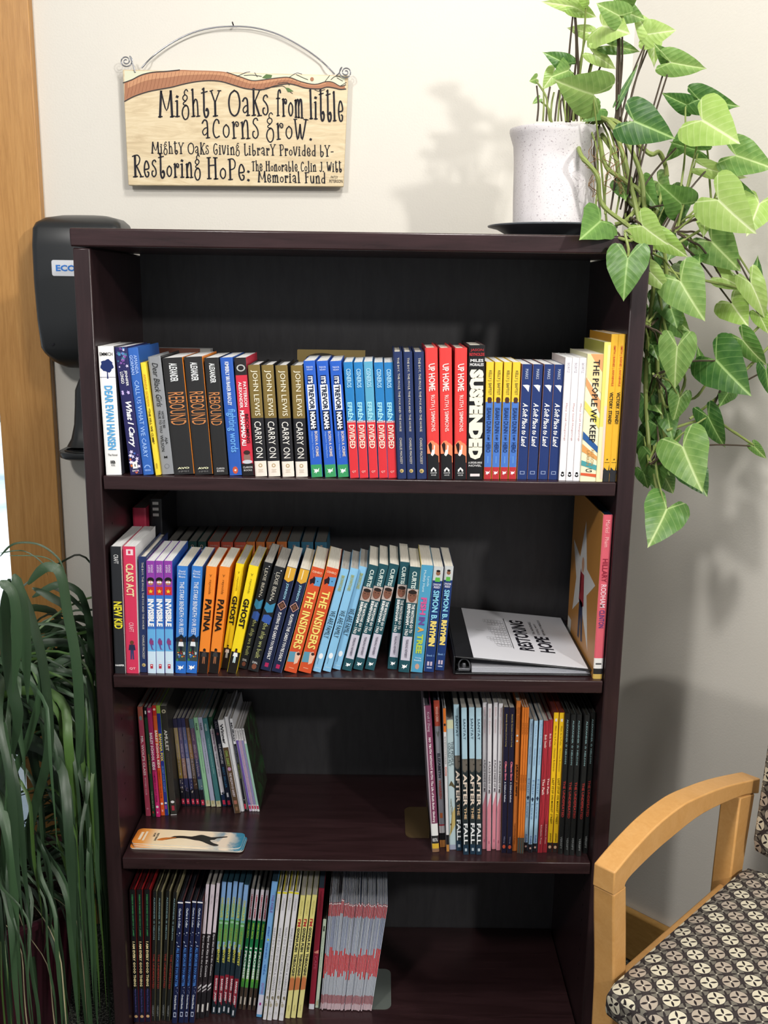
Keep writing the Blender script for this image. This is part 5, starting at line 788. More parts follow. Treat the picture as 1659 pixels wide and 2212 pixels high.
# ------------------------------------------------------------------ hanging wooden sign
GL = {
'M': (.78, [([(.04, 0), (.10, 1)], 1.6), ([(.10, 1), (.40, .25), (.62, 1)], .9), ([(.62, 1), (.70, 0)], 1.6), ([(-.04, .01), (.16, .02)], .9), ([(.60, 0), (.82, .03)], .9)]),
'i': (.24, [([(.10, 0), (.09, .62)], 1.3), ([(0, .60), (.09, .63)], .9), ([(.0, .01), (.22, .02)], .9), ([(.08, .76), (.10, .79)], 1.9)]),
'g': (.42, [([(.2, .60), (.08, .66), (.06, .76), (.16, .84), (.27, .80), (.29, .70), (.2, .60)], .8), ([(.16, .84), (.14, .96), (.24, 1.05), (.32, .98)], .8), ([(.20, .60), (.08, .52), (.12, .46), (.26, .44)], .8), ([(.24, .44), (.08, .34), (.03, .10), (.16, -.10), (.32, -.04), (.37, .18), (.32, .38), (.2, .45)], 1.0)]),
'h': (.44, [([(.06, 1.06), (.12, 0)], 1.3), ([(.0, 1.02), (.06, 1.06)], .9), ([(.10, .45), (.20, .66), (.30, .60), (.34, .35), (.36, 0)], 1.0), ([(.02, .0), (.20, .02)], .9), ([(.28, 0), (.46, .02)], .9)]),
't': (.42, [([(.12, 1.08), (.14, .5), (.15, .15), (.24, -.04), (.36, .05), (.37, .20), (.30, .30), (.26, .22)], 1.3), ([(0, .90), (.32, .96)], .9), ([(.04, 1.04), (.14, 1.10)], .8)]),
'Y': (.50, [([(.0, .98), (.22, .52)], 1.0), ([(.46, .98), (.22, .52)], .9), ([(.22, .52), (.24, 0)], 1.5), ([(-.06, .97), (.10, 1.0)], .8), ([(.36, .98), (.54, .98)], .8), ([(.12, 0), (.36, .02)], .9)]),
'O': (.66, [([(.32, .98), (.10, .82), (.03, .50), (.12, .14), (.34, 0), (.54, .14), (.62, .50), (.52, .86), (.32, .98)], 1.2)]),
'a': (.42, [([(.02, .56), (.12, .68), (.24, .64), (.28, .45), (.30, 0)], 1.2), ([(.28, .40), (.14, .36), (.04, .24), (.10, .12), (.20, .14), (.29, .24)], .9), ([(.22, 0), (.40, .02)], .9)]),
'k': (.46, [([(.08, 1.04), (.10, 0)], 1.4), ([(.0, 1.0), (.14, 1.04)], .8), ([(.40, .95), (.12, .48)], .9), ([(.16, .55), (.40, 0)], 1.3), ([(.0, 0), (.20, .02)], .9), ([(.30, -.02), (.52, .0)], .9), ([(.34, .98), (.5, .98)], .8)]),
's': (.36, [([(.28, .70), (.22, .78), (.10, .74), (.06, .60), (.18, .48), (.28, .34), (.30, .14), (.18, .02), (.05, .10), (.05, .26), (.12, .28)], 1.0)]),
'f': (.34, [([(.30, .84), (.26, .94), (.16, .90), (.12, .70), (.12, 0)], 1.1), ([(0, .62), (.26, .64)], .9), ([(.04, 0), (.22, .02)], .9)]),
'r': (.34, [([(.06, .62), (.10, 0)], 1.3), ([(0, .60), (.08, .64)], .9), ([(.09, .42), (.18, .62), (.30, .60), (.30, .48), (.22, .46), (.21, .54)], .9), ([(.02, 0), (.20, .02)], .9)]),
'o': (.38, [([(.18, .52), (.06, .40), (.05, .18), (.18, .04), (.31, .16), (.31, .40), (.18, .52)], 1.0)]),
'm': (.66, [([(.06, .62), (.10, 0)], 1.3), ([(.0, .60), (.08, .64)], .9), ([(.09, .42), (.18, .64), (.28, .58), (.30, 0)], 1.1), ([(.30, .44), (.40, .66), (.50, .58), (.54, 0)], 1.3), ([(.02, 0), (.18, .02)], .9), ([(.24, 0), (.38, .02)], .9), ([(.46, 0), (.64, .0)], .9)]),
'n': (.46, [([(.06, .62), (.10, 0)], 1.3), ([(.0, .60), (.08, .64)], .9), ([(.09, .42), (.20, .68), (.32, .60), (.36, 0)], 1.2), ([(.02, 0), (.20, .02)], .9), ([(.28, 0), (.46, .02)], .9)]),
'l': (.26, [([(.06, 1.05), (.12, 0)], 1.4), ([(0, 1.0), (.08, 1.06)], .9), ([(.02, 0), (.24, .02)], .9)]),
'e': (.42, [([(.06, .34), (.34, .40), (.30, .62), (.18, .74), (.08, .56), (.07, .26), (.18, .02), (.32, .05), (.34, .20), (.26, .24)], 1.1)]),
'c': (.42, [([(.34, .56), (.30, .68), (.18, .70), (.07, .52), (.06, .22), (.18, .02), (.36, .08)], 1.1)]),
'p': (.42, [([(.06, .66), (.12, -.10)], 1.3), ([(0, .62), (.08, .68)], .9), ([(.08, .50), (.18, .68), (.32, .62), (.34, .36), (.2, .26), (.12, .34)], 1.0), ([(.04, -.10), (.22, -.08)], .9)]),
'w': (.62, [([(.0, .80), (.14, 0), (.26, .60)], 1.2), ([(.26, .60), (.36, 0), (.56, .80)], 1.2), ([(-.06, .80), (.10, .80)], .8), ([(.44, .80), (.66, .78)], .8)]),
'.': (.16, [([(.06, .0), (.08, .03)], 1.8)]),
':': (.16, [([(.06, .0), (.08, .03)], 1.8), ([(.06, .40), (.08, .43)], 1.8)]),
'-': (.36, [([(.02, .40), (.26, .42)], 1.0)]),
'G': (.50, [([(.40, .86), (.24, .96), (.10, .78), (.06, .36), (.18, .04), (.36, .04), (.42, .30), (.36, .46), (.26, .34)], 1.1)]),
'V': (.40, [([(.0, .80), (.16, 0), (.34, .82)], 1.2), ([(-.05, .80), (.08, .81)], .8)]),
'v': (.36, [([(.0, .66), (.14, 0), (.30, .68)], 1.2)]),
'L': (.40, [([(.08, 1.0), (.12, .02), (.36, .04), (.38, .14)], 1.3), ([(0, .96), (.16, 1.0)], .9)]),
'b': (.42, [([(.06, 1.0), (.10, .02), (.26, .02), (.34, .20), (.28, .40), (.10, .38)], 1.2)]),
'P': (.44, [([(.08, .96), (.12, 0)], 1.4), ([(-.02, .94), (.24, .98), (.38, .82), (.34, .56), (.10, .46)], .9), ([(.02, 0), (.24, .02)], .9)]),
'd': (.42, [([(.32, 1.0), (.34, 0)], 1.3), ([(.33, .40), (.18, .50), (.05, .30), (.12, .06), (.26, .06), (.34, .24)], 1.0)]),
'y': (.44, [([(.0, .94), (.20, .50)], 1.0), ([(.42, .96), (.20, .50), (.22, -.04)], 1.2), ([(.12, -.05), (.34, -.03)], .9)]),
'R': (.56, [([(.10, .98), (.14, 0)], 1.6), ([(-.06, .94), (.26, 1.0), (.42, .84), (.34, .60), (.12, .48)], .9), ([(.20, .52), (.52, .02)], 1.1), ([(.0, 0), (.28, .02)], .9), ([(.44, .0), (.66, .02)], .9)]),
'H': (.62, [([(.10, .98), (.12, 0)], 1.4), ([(.46, 1.0), (.50, 0)], 1.4), ([(.12, .62), (.48, .66)], .9), ([(0, .98), (.20, 1.0)], .9), ([(.36, 1.0), (.58, 1.0)], .9), ([(.02, 0), (.24, .02)], .9), ([(.40, 0), (.62, .02)], .9)]),
'T': (.44, [([(.20, .94), (.22, 0)], 1.3), ([(.0, .88), (.10, .96), (.42, .94)], 1.0), ([(.12, 0), (.32, .02)], .9)]),
'C': (.44, [([(.38, .80), (.30, .96), (.16, .90), (.06, .60), (.08, .22), (.22, .02), (.40, .10)], 1.1)]),
'J': (.38, [([(.30, .96), (.30, .20), (.18, .0), (.04, .12)], 1.2), ([(.16, .96), (.36, .96)], .9)]),
'W': (.66, [([(.0, .98), (.16, .04), (.30, .72), (.40, .04), (.58, .98)], 1.2), ([(-.06, .98), (.08, .98)], .9)]),
'F': (.44, [([(.10, .98), (.14, 0)], 1.4), ([(0, .94), (.42, .98)], 1.0), ([(.12, .54), (.34, .58)], 1.0), ([(.02, 0), (.24, .02)], .9)]),
'u': (.44, [([(.04, .66), (.08, .18), (.18, .0), (.30, .16), (.34, .66)], 1.2), ([(.34, .66), (.36, 0)], 1.1)]),
}
SY = WALL-.024                      # front face of the board
def sign():
    o = empty('wall_sign', (.21, WALL-.001, 1.93)); tag(o, 'hand lettered pale wooden sign with painted branch hanging from a wire on the wall', 'sign')
    loc = Vector((.21, WALL-.001, 1.93))
    def add(mb, nm, **k):
        mb.v = [tuple(Vector(p)-loc) for p in mb.v]; return mb.build(nm, o, **k)
    c = [onY(*p, SY) for p in ((265, 150), (752, 163), (742, 403), (277, 400))]
    t = NT('birch_board'); v = t.coord(scale=(1.2, 1, 7)); n = t.noise(v, 12, 5, .6, 1.4); t.base(t.ramp(n, [(.3, '#bda987'), (.5, '#cdbb98'), (.7, '#d7c8a8')])); t.set(.5, .35)
    A_, B_, C_, D_ = [(p.x, p.z) for p in (c[3], c[2], c[1], c[0])]
    mb = MB(); mb.prism([A_, B_, C_, D_], lambda p, s: (p[0], SY+.013*(1-s), p[1]), t.m)
    add(mb, 'board', bevel=.0012)
    P = lambda x, y, l=.0004: tuple(onY(x, y, SY-l))
    # painted corner wash and branch, flat paint on the board
    br = mat('#a06c4c', .55); ol = mat('#2b211e', .55); gr = mat('#4c6a34', .55); wash = mat('#cfd0b6', .55); brl = mat('#bd8a64', .55)
    mb = MB()
    top = [(266, 179), (285, 172), (305, 162), (330, 156), (360, 154), (388, 151), (420, 152), (455, 153), (490, 156), (520, 166), (545, 174), (570, 172), (600, 168), (625, 167), (650, 176), (680, 182), (705, 176), (720, 178), (735, 186), (747, 183)]
    bot = [(269, 219), (290, 208), (320, 198), (350, 192), (372, 188), (395, 182), (420, 177), (450, 174), (478, 176), (505, 184), (535, 192), (570, 193), (592, 186), (620, 181), (640, 184), (660, 190), (690, 192), (706, 188), (722, 190), (735, 193), (747, 192)]
    T_ = crom(top, 4); B2 = crom(bot, 4)
    def at(L, x):
        for a, b in zip(L, L[1:]):
            if a.x <= x <= b.x+1e-6: return a.y+(b.y-a.y)*(x-a.x)/max(1e-6, b.x-a.x)
        return L[-1].y if x > L[-1].x else L[0].y
    xs = [269+i*(745-269)/70 for i in range(71)]
    mb.grid([[P(x, 152.5+(x-269)*.026, .0002) for x in xs], [P(x, at(T_, x), .0002) for x in xs]], wash); add(mb, 'painted_wash')
    mb = MB(); mb.grid([[P(x, at(T_, x)) for x in xs], [P(x, at(B2, x)) for x in xs]], br)
    mb.grid([[P(x, at(T_, x)+2.5, .0005) for x in xs[1:-6]], [P(x, (at(T_, x)*.62+at(B2, x)*.38), .0005) for x in xs[1:-6]]], brl); add(mb, 'painted_branch')
    R2 = lambda L, w, m=ol, l=.0008: ribbon(mb, crom(L, 4), w, lambda a, b: P(a, b, l), m)
    mb = MB()
    R2(top[:6], 2.2); R2(top[8:], 1.6); R2(bot, 2.4)
    for L in ([(512, 165), (530, 157), (540, 155)], [(625, 167), (640, 158), (652, 160)], [(702, 176), (712, 163)], [(735, 186), (748, 178)], [(527, 163), (545, 162), (565, 165)], [(550, 157), (556, 166)], [(640, 161), (655, 168), (665, 172)], [(572, 190), (600, 187), (612, 186), (622, 195), (632, 202)], [(715, 172), (724, 165), (735, 166)], [(728, 168), (740, 175)], [(680, 194), (690, 197), (702, 193)], [(600, 180), (620, 178), (625, 184)]): R2(L, 1.3)
    for i in range(46):
        x = 278+i*8.2; a, b = at(T_, x), at(B2, x); R2([(x+3, a+3), (x, (a+b)/2), (x-4, b-2)], .55, mat('#7c4630', .6), .0007)
    add(mb, 'painted_outline')
    for L in ([(566, 168), (575, 160), (588, 162), (586, 168), (575, 170)], [(616, 189), (624, 190), (634, 197), (622, 199)]):
        mb = MB(); mb.face([P(*p, .0009) for p in L], gr); add(mb, 'painted_leaf')
    mb = MB(); mb.face([P(674+4*math.cos(a), 171+4.5*math.sin(a), .0009) for a in [i*PI/5 for i in range(10)]], br); add(mb, 'painted_acorn')
    def line(s, p0, p1, cap, wd, sp=.10):
        adv = 0; items = []
        for ch in s:
            if ch == ' ': adv += .34; continue
            w_, st = GL[ch]; items.append((adv, st)); adv += w_+sp
        adv -= sp; sx = (p1[0]-p0[0])/adv; mb = MB()
        for x0, st in items:
            for pts, k in st:
                Q = crom(pts, 4) if len(pts) > 2 else [Vector(p) for p in pts]
                L = [(p0[0]+(x0+q[0])*sx, p0[1]+(p1[1]-p0[1])*(x0+q[0])/adv-q[1]*cap) for q in Q]
                ribbon(mb, L, wd*k, lambda a, b: P(a, b, .0006), INK)
        add(mb, 'sign_lettering')
    line('MightY Oaks', (344, 253), (581, 249), 56, 3.1); line('from little', (597, 250), (742, 263), 60, 3.0)
    line('acorns', (436, 298), (560, 300), 57, 2.8); line('grow.', (575, 301), (675, 302), 55, 2.8)
    line('MightY Oaks GiVing LibrarY ProVided bY-', (328, 331), (722, 338), 24, 1.9)
    line('Restoring', (288, 382), (434, 384), 47, 3.0); line('HoPe:', (447, 386), (540, 390), 46, 3.0)
    line('The Honorable Colin J. Witt', (544, 369), (738, 371), 21, 1.7); line('Memorial Fund', (558, 393), (703, 396), 23, 2.0)
    for s, x0, x1, y0, y1 in (('. PATSY', 712, 730, 386, 380), ('. PETERSON', 708, 740, 395, 388)):
        mb = MB(); put_text(mb, s, lambda u, v: P(x0+u*(x1-x0), y0+v*(y1-y0), .0006), INK, 0); add(mb, 'sign_lettering')
    # wire hanger with spiral ends, nail
    wy = SY-.003; Wp = lambda x, y, yy=wy: tuple(onY(x, y, yy))
    arc = crom([(306, 147), (330, 122), (370, 93), (415, 71), (460, 60), (505, 57), (550, 60), (600, 74), (650, 100), (690, 128), (723, 160)], 5)
    mb = MB(); mb.tube([Wp(p.x, p.y, WALL-.010) if 320 < p.x < 700 else Wp(p.x, p.y, SY+.008) for p in arc], .0014, STEEL, 8); add(mb, 'hanging_wire', smooth=True)
    for cx, cy, ex, ey, sgn in ((272, 132, 292, 157, 1), (747, 156, 727, 165, -1)):
        L = []
        for i in range(44):
            a = i*.30; r = 2+i*.28
            L.append(Wp(cx+sgn*r*math.cos(a+.6), cy-r*math.sin(a+.6)*1.0, SY-.004))
        a = 43*.30; L += [Wp(cx+(ex-cx)*.75, cy+(ey-cy)*.3, SY-.004), Wp(ex, ey-2, SY-.002), Wp(ex, ey, SY+.001)]
        mb = MB(); mb.tube(L, .0012, STEEL, 6); add(mb, 'wire_spiral', smooth=True)
    mb = MB(); p = onY(505, 57, WALL); mb.tube([(p.x, WALL-.0008, p.z), (p.x, WALL-.018, p.z+.003)], .0013, INK, 8); add(mb, 'nail', smooth=True)
sign()

# ------------------------------------------------------------------ wall dispenser
def dispenser():
    CX = -.101; o = empty('soap_dispenser', (CX, WALL-.001, 1.30)); tag(o, 'black plastic wall dispenser with drip tray, partly hidden behind the bookcase', 'dispenser')
    def sec(a, d, z, r, yb=0.0, tilt=0):
        P = [(-a, 0, z)]
        for cx, cy, a0 in ((-a+r, -d+r, PI), (a-r, -d+r, 1.5*PI)):
            P += [(cx+r*math.cos(a0+i*PI/10), cy+r*math.sin(a0+i*PI/10), z+tilt*0) for i in range(6)]
        return P+[(a, 0, z)]
    z0 = 1.30
    def loft(S, nm, **k):
        mb = MB(); mb.grid([sec(a, d, z-z0, r) for z, a, d, r in S], BLACKP); n = len(sec(*[.1, .1, 0, .01]))
        mb.face(sec(S[0][1], S[0][2], S[0][0]-z0, S[0][3])[::-1], BLACKP); mb.face(sec(S[-1][1], S[-1][2], S[-1][0]-z0, S[-1][3]), BLACKP)
        return mb.build(nm, o, smooth=True, **k)
    # z, half width, depth, corner radius ; curved crown on top, chamfered chin below
    loft([(1.304, .050, .060, .02), (1.318, .068, .080, .02), (1.333, .079, .090, .02), (1.345, .084, .093, .016), (1.40, .087, .095, .014), (1.47, .0885, .096, .014), (1.54, .088, .095, .014), (1.572, .086, .093, .015), (1.584, .082, .086, .018), (1.594, .070, .068, .02), (1.600, .045, .045, .02), (1.602, .02, .02, .008)], 'housing')
    loft([(1.140, .060, .055, .03), (1.155, .052, .042, .02), (1.185, .045, .036, .015), (1.225, .042, .034, .015), (1.255, .040, .034, .015), (1.270, .034, .034, .015), (1.285, .026, .036, .015), (1.303, .024, .04, .015)], 'neck')
    loft([(1.118, .060, .085, .04), (1.122, .068, .092, .045), (1.130, .070, .094, .045), (1.134, .069, .093, .045)], 'drip_tray')
    mb = MB()
    mb.tube([(.03*math.cos(a)*1.9, -.047+.04*math.sin(a), 1.1345-z0) for a in [i*PI/12 for i in range(25)]], .0022, BLACKP, 6, False); mb.build('tray_rim', o, smooth=True)
    lw = mat('#c9ccd2', .35); bl = mat('#2a6fc0', .4); zc = 1.498-z0; y = -.0968
    mb = MB(); out = []
    for cx, cz, a0 in ((.050-.004, zc+.015-.004, 0), (-.048+.004, zc+.015-.004, PI/2), (-.048+.004, zc-.015+.004, PI), (.050-.004, zc-.015+.004, 1.5*PI)):
        out += [(cx+.004*math.cos(a0+i*PI/8), cz+.004*math.sin(a0+i*PI/8)) for i in range(5)]
    mb.prism(out, lambda p, s: (p[0], y-.0006*s, p[1]), lw); mb.build('name_plate', o)
    mb = MB(); put_text(mb, 'ECO', lambda u, v: (-.040+u*.038, y-.0010, zc-.006+v*.012), bl, .04); mb.build('plate_lettering', o)
    mb = MB(); mb.tube([(-.055, -.0945, 1.352-z0), (-.055, -.0958, 1.352-z0)], .0022, INK, 10); mb.build('screw_hole', o)
    for i in range(4): MB().tube([(-.012+.02*i, -.080, 1.318-z0), (-.010+.02*i, -.089, 1.334-z0)], .0012, BLACKP, 6).build('grip_rib', o)
dispenser()

# ------------------------------------------------------------------ potted arrowhead plant on the bookcase
def pot():
    PX, PY = .783, .165; sx, sy = PX, PY
    t = NT('saucer_glaze'); t.base(t.ramp(t.noise(t.coord(), 20), [(0, '#4a4f55'), (1, '#5c6268')])); t.set(.3, .5)
    o = empty('plant_saucer', (sx, sy, H+.0003)); tag(o, 'wide dark grey saucer under the white pot on the bookcase top', 'saucer')
    MB().lathe([(0, 0), (.066, 0), (.070, .003), (.096, .017), (.111, .0205), (.1115, .0225), (.109, .0235), (.094, .0205), (.068, .008), (0, .007)], (0, 0, 0), t.m, 48).build('dish', o, smooth=True)
    base = H+.0003+.0085
    t = NT('speckled_white_ceramic'); v = t.coord(); n = t.noise(v, 420, 2, .6); c = t.ramp(n, [(.30, '#8d7f85'), (.37, '#d6d1d3'), (1, '#dedada')]); t.base(c); t.set(.42, .4)
    o = empty('flower_pot', (PX, PY, base)); tag(o, 'speckled white ceramic flower pot with flared rim on the bookcase', 'pot')
    flute = lambda a, z: 1-.022*max(0, math.cos(8*a))**2*(1 if .03 < z < .14 else .15)
    prof = [(.0, .0), (.066, 0), (.0675, .004), (.0685, .03), (.0695, .06), (.070, .09), (.0705, .12), (.0725, .145), (.0775, .160), (.0800, .168), (.0795, .1715), (.0765, .171), (.071, .160), (.068, .14), (.066, .10)]
    MB().lathe(prof, (0, 0, 0), t.m, 64, flute).build('pot_body', o, smooth=True)
    rust = mat('#8a4424', .8)
    mb = MB(); random.seed(2)
    for i in range(70):
        a = random.uniform(-PI, 0); r = .0680; h = random.uniform(.001, .006); w_ = .02
        mb.face([(r*math.cos(a), r*math.sin(a), .0005), (r*math.cos(a+w_), r*math.sin(a+w_), .0005), (r*math.cos(a+w_*1.2), r*math.sin(a+w_*1.2), h*.8), (r*math.cos(a+w_*.2), r*math.sin(a+w_*.2), h)], rust)
    p = mb.build('rust_stain', o); p['kind'] = 'stuff'
    mb = MB(); mb.face([(.067*math.cos(a), .067*math.sin(a), .15) for a in [i*PI/16 for i in range(32)]], mat('#2c2118', .95)); mb.build('soil', o)
    return PX, PY, base
PX, PY, PB = pot()

def leaf_mesh(nm, m, wide, curl, fold, seed):
    """arrowhead blade, unit length from petiole joint (0,0) to tip (0,1), lobes reach back to y=-.38"""
    rr = random.Random(seed); mb = MB(); uv = []
    prof = [(-.36, .20, .29), (-.33, .15, .36), (-.26, .11, .41), (-.16, .06, .445), (-.06, .02, .45), (0, 0, .445), (.12, 0, .43), (.26, 0, .40), (.42, 0, .335), (.58, 0, .25), (.74, 0, .155), (.88, 0, .065), (.96, 0, .022), (1.0, 0, .002)]
    n = 5
    for sgn in (1, -1):
        k = len(mb.v)
        for y, xi, xo in prof:
            for j in range(n):
                x = (xi+(xo-xi)*j/(n-1))*wide; yy = y+(.02*math.sin(9*y+seed) if j == n-1 else 0)
                z = -curl*max(0, yy)**2-.10*curl*min(0, yy)+fold*abs(x)-fold*.9*x*x/(.4*wide)+.02*math.sin(14*yy+3*seed)*(abs(x)/.4)
                mb.v.append((sgn*x, yy, z)); uv.append((x, yy))
        for i in range(len(prof)-1):
            for j in range(n-1):
                a = k+i*n+j; q = (a, a+1, a+1+n, a+n); mb.f.append(q if sgn > 0 else q[::-1]); mb.mi.append(mb.slot(m))
    o = mb.build(nm, None, smooth=True); me = o.data; bpy.data.objects.remove(o)
    L = me.uv_layers.new(name='UVMap')
    for li, lp in enumerate(me.loops): L.data[li].uv = uv[lp.vertex_index]
    return me
LM = {}
for nm, m in (('n', LEAF), ('d', LEAFD), ('p', LEAFL)):
    LM[nm] = [leaf_mesh('leaf', m, 1.0, .18, .16, 1), leaf_mesh('leaf', m, .95, .35, .30, 2), leaf_mesh('leaf', m, .9, .08, .22, 3)]
def syngonium():
    base = Vector((PX, PY, PB+.15)); o = empty('arrowhead_plant', base); tag(o, 'trailing arrowhead plant with heart shaped green leaves spilling over the right side', 'plant')
    # stem origins: (x, y px, depth)
    SRC = {'a': (1185, 262, .15), 'b': (1232, 262, .17), 'c': (1262, 262, .16), 'd': (1336, 300, .10), 'e': (1305, 495, .10), 'f': (1350, 480, .09), 'g': (1405, 545, .05),
           'h': (1455, 500, .05), 'i': (1400, 700, .03), 'j': (1420, 810, .03), 'k': (1530, 905, .06), 'l': (1440, 640, .03), 'm': (1530, 470, .08), 'n': (1410, 1000, .03)}
    # attach px, tip px, width px, depth, tone, source, variant
    LV = [(1297, 478, 1249, 511, 82, .0, 'd', 'e', 0), (1356, 558, 1339, 646, 80, -.035, 'd', 'e', 0), (1388, 488, 1427, 530, 62, -.02, 'p', 'f', 0), (1430, 517, 1493, 557, 44, .0, 'p', 'f', 1),
     (1470, 608, 1501, 689, 90, .0, 'n', 'g', 0), (1537, 522, 1591, 586, 80, .06, 'n', 'h', 0), (1560, 600, 1608, 622, 40, .07, 'p', 'h', 1), (1580, 655, 1587, 697, 68, .08, 'p', 'h', 0),
     (1633, 612, 1636, 550, 30, .04, 'd', 'm', 2), (1622, 612, 1662, 690, 52, .03, 'p', 'm', 1), (1605, 735, 1657, 800, 50, .04, 'n', 'k', 1), (1463, 749, 1454, 842, 70, .0, 'n', 'i', 0),
     (1547, 778, 1583, 842, 100, .02, 'd', 'j', 0), (1572, 850, 1548, 872, 34, .05, 'd', 'k', 0), (1530, 900, 1566, 976, 50, .04, 'd', 'n', 1), (1475, 965, 1487, 1041, 98, .0, 'n', 'n', 0),
     (1413, 990, 1421, 1066, 58, .04, 'd', 'n', 0), (1492, 1015, 1516, 1060, 60, .04, 'd', 'n', 0), (1440, 1100, 1392, 1163, 86, .0, 'n', 'n', 0), (1630, 965, 1657, 993, 24, .05, 'n', 'n', 2),
     (1552, 432, 1598, 507, 100, .0, 'p', 'h', 0), (1640, 440, 1600, 502, 76, .04, 'p', 'h', 0), (1472, 440, 1420, 408, 66, .04, 'd', 'f', 0), (1530, 365, 1620, 393, 34, .05, 'p', 'h', 1),
     (1572, 418, 1614, 434, 62, .08, 'n', 'h', 0), (1590, 336, 1658, 366, 74, .03, 'n', 'm', 0), (1517, 260, 1556, 314, 100, .02, 'p', 'h', 0), (1510, 215, 1571, 240, 58, .07, 'd', 'm', 1),
     (1482, 226, 1430, 208, 40, .08, 'd', 'h', 1), (1510, 325, 1448, 311, 34, .07, 'd', 'h', 1), (1370, 262, 1441, 303, 84, .0, 'd', 'f', 0), (1282, 204, 1198, 192, 88, .04, 'n', 'e', 0),
     (1292, 236, 1258, 263, 42, .10, 'd', 'c', 0), (1228, 152, 1192, 172, 52, .14, 'n', 'b', 0), (1196, 160, 1172, 192, 34, .15, 'p', 'b', 0), (1158, 170, 1144, 178, 18, .15, 'n', 'a', 0),
     (1222, 138, 1176, 118, 38, .14, 'd', 'b', 1), (1284, 118, 1333, 150, 34, .11, 'p', 'c', 1), (1318, 98, 1388, 110, 34, .10, 'n', 'c', 1), (1268, 70, 1226, 58, 28, .14, 'p', 'b', 1),
     (1302, 56, 1328, 86, 82, .10, 'p', 'c', 0), (1242, 16, 1292, 36, 34, .12, 'p', 'b', 1), (1240, 14, 1170, 3, 28, .12, 'p', 'b', 1), (1338, 34, 1288, 8, 50, .06, 'n', 'd', 0),
     (1340, 22, 1395, 42, 48, .07, 'n', 'd', 0), (1402, 74, 1366, 22, 40, .08, 'p', 'd', 1), (1400, 74, 1447, 74, 52, .08, 'p', 'd', 0), (1412, 78, 1414, 146, 38, .10, 'p', 'd', 2),
     (1450, 135, 1522, 154, 54, .06, 'n', 'f', 1), (1444, 128, 1410, 108, 34, .07, 'n', 'f', 1), (1164, 214, 1150, 224, 13, .15, 'n', 'a', 0), (1342, 208, 1382, 132, 15, .09, 'd', 'd', 2),
     (1405, 588, 1440, 630, 42, .02, 'p', 'g', 1), (1440, 640, 1452, 702, 66, .06, 'd', 'g', 0), (1404, 690, 1398, 748, 44, .07, 'd', 'i', 0), (1402, 790, 1412, 858, 50, .08, 'd', 'i', 0),
     (1425, 755, 1444, 806, 46, .07, 'd', 'i', 0), (1400, 872, 1402, 938, 46, .08, 'd', 'j', 0), (1432, 866, 1446, 920, 42, .07, 'd', 'j', 0), (1468, 860, 1456, 914, 42, .05, 'n', 'j', 0),
     (1392, 945, 1398, 992, 42, .08, 'd', 'n', 0), (1390, 1020, 1400, 1058, 34, .05, 'd', 'n', 0), (1655, 800, 1662, 856, 34, .04, 'd', 'k', 0), (1640, 680, 1662, 722, 32, .05, 'p', 'm', 0),
     (1512, 545, 1500, 566, 36, .07, 'd', 'h', 0), (1525, 470, 1505, 500, 40, .06, 'p', 'h', 1), (1455, 700, 1490, 735, 40, .06, 'd', 'l', 0), (1520, 800, 1505, 745, 26, .08, 'd', 'j', 2),
     (1462, 520, 1440, 560, 44, .08, 'd', 'g', 0), (1480, 300, 1440, 350, 40, .09, 'd', 'f', 1), (1408, 560, 1398, 610, 40, .05, 'd', 'g', 0), (1436, 815, 1418, 770, 38, .09, 'd', 'j', 0),
     (1420, 920, 1438, 968, 44, .07, 'd', 'n', 0), (1450, 940, 1430, 985, 36, .06, 'd', 'n', 0), (1340, -8, 1376, -28, 60, .06, 'n', 'd', 0), (1270, -10, 1240, -30, 40, .1, 'p', 'b', 0)]
    random.seed(11)
    rf = random.Random(23)
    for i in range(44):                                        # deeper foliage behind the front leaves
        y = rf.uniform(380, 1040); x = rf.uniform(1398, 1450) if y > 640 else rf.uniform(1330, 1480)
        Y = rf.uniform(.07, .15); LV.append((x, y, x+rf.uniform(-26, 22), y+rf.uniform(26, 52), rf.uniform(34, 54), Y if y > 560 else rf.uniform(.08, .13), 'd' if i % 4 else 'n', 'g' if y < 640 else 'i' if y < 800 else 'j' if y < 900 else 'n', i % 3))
    for ax, ay, tx, ty, wpx, Y, tone, src, var in LV:
        A_ = onY(ax, ay, Y); T_ = onY(tx, ty, Y); v = T_-A_; dist = (A_-CAM).dot(_F); wd = wpx*1.1/FPX*dist
        Lr = max(v.length, wd*(1.02 if var == 0 else 1.3)); 
        if Lr > v.length*1.01: v = v+Vector((0, -math.sqrt(Lr*Lr-v.length**2), 0))
        d = v.normalized(); view = (CAM-A_).normalized(); s = d.cross(view)
        if s.length < .15: s = Vector((1, 0, 0))-d*d.x
        s.normalize(); nn = s.cross(d).normalized()
        tw = random.uniform(-.3, .3); s2 = (s*math.cos(tw)+nn*math.sin(tw)).normalized(); nn = s2.cross(d).normalized()
        sc_w = wd/.86/(max(.75, abs(math.cos(tw))))
        M = Matrix((s2*sc_w, d*Lr, nn*((Lr+sc_w)/2))).transposed().to_4x4(); M.translation = A_-base
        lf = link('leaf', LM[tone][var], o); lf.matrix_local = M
        sx, sy, sY = SRC[src]; S = onY(sx+random.uniform(-9, 9), sy+random.uniform(-5, 5), sY)
        B_ = A_-nn*.003; mid = (S+B_)/2+Vector((random.uniform(-.006, .006), random.uniform(-.006, .006), .10*(B_-S).length*(1 if B_.z > S.z-.1 else .6)))
        mb = MB(); mb.tube([p-base for p in crom([S, S.lerp(mid, .55), mid, B_], 5)], [.0021-.0007*i/15 for i in range(16)], STEMD if random.random() < .45 or src in 'df' else STEM, 6); mb.build('leaf_stalk', o, smooth=True)
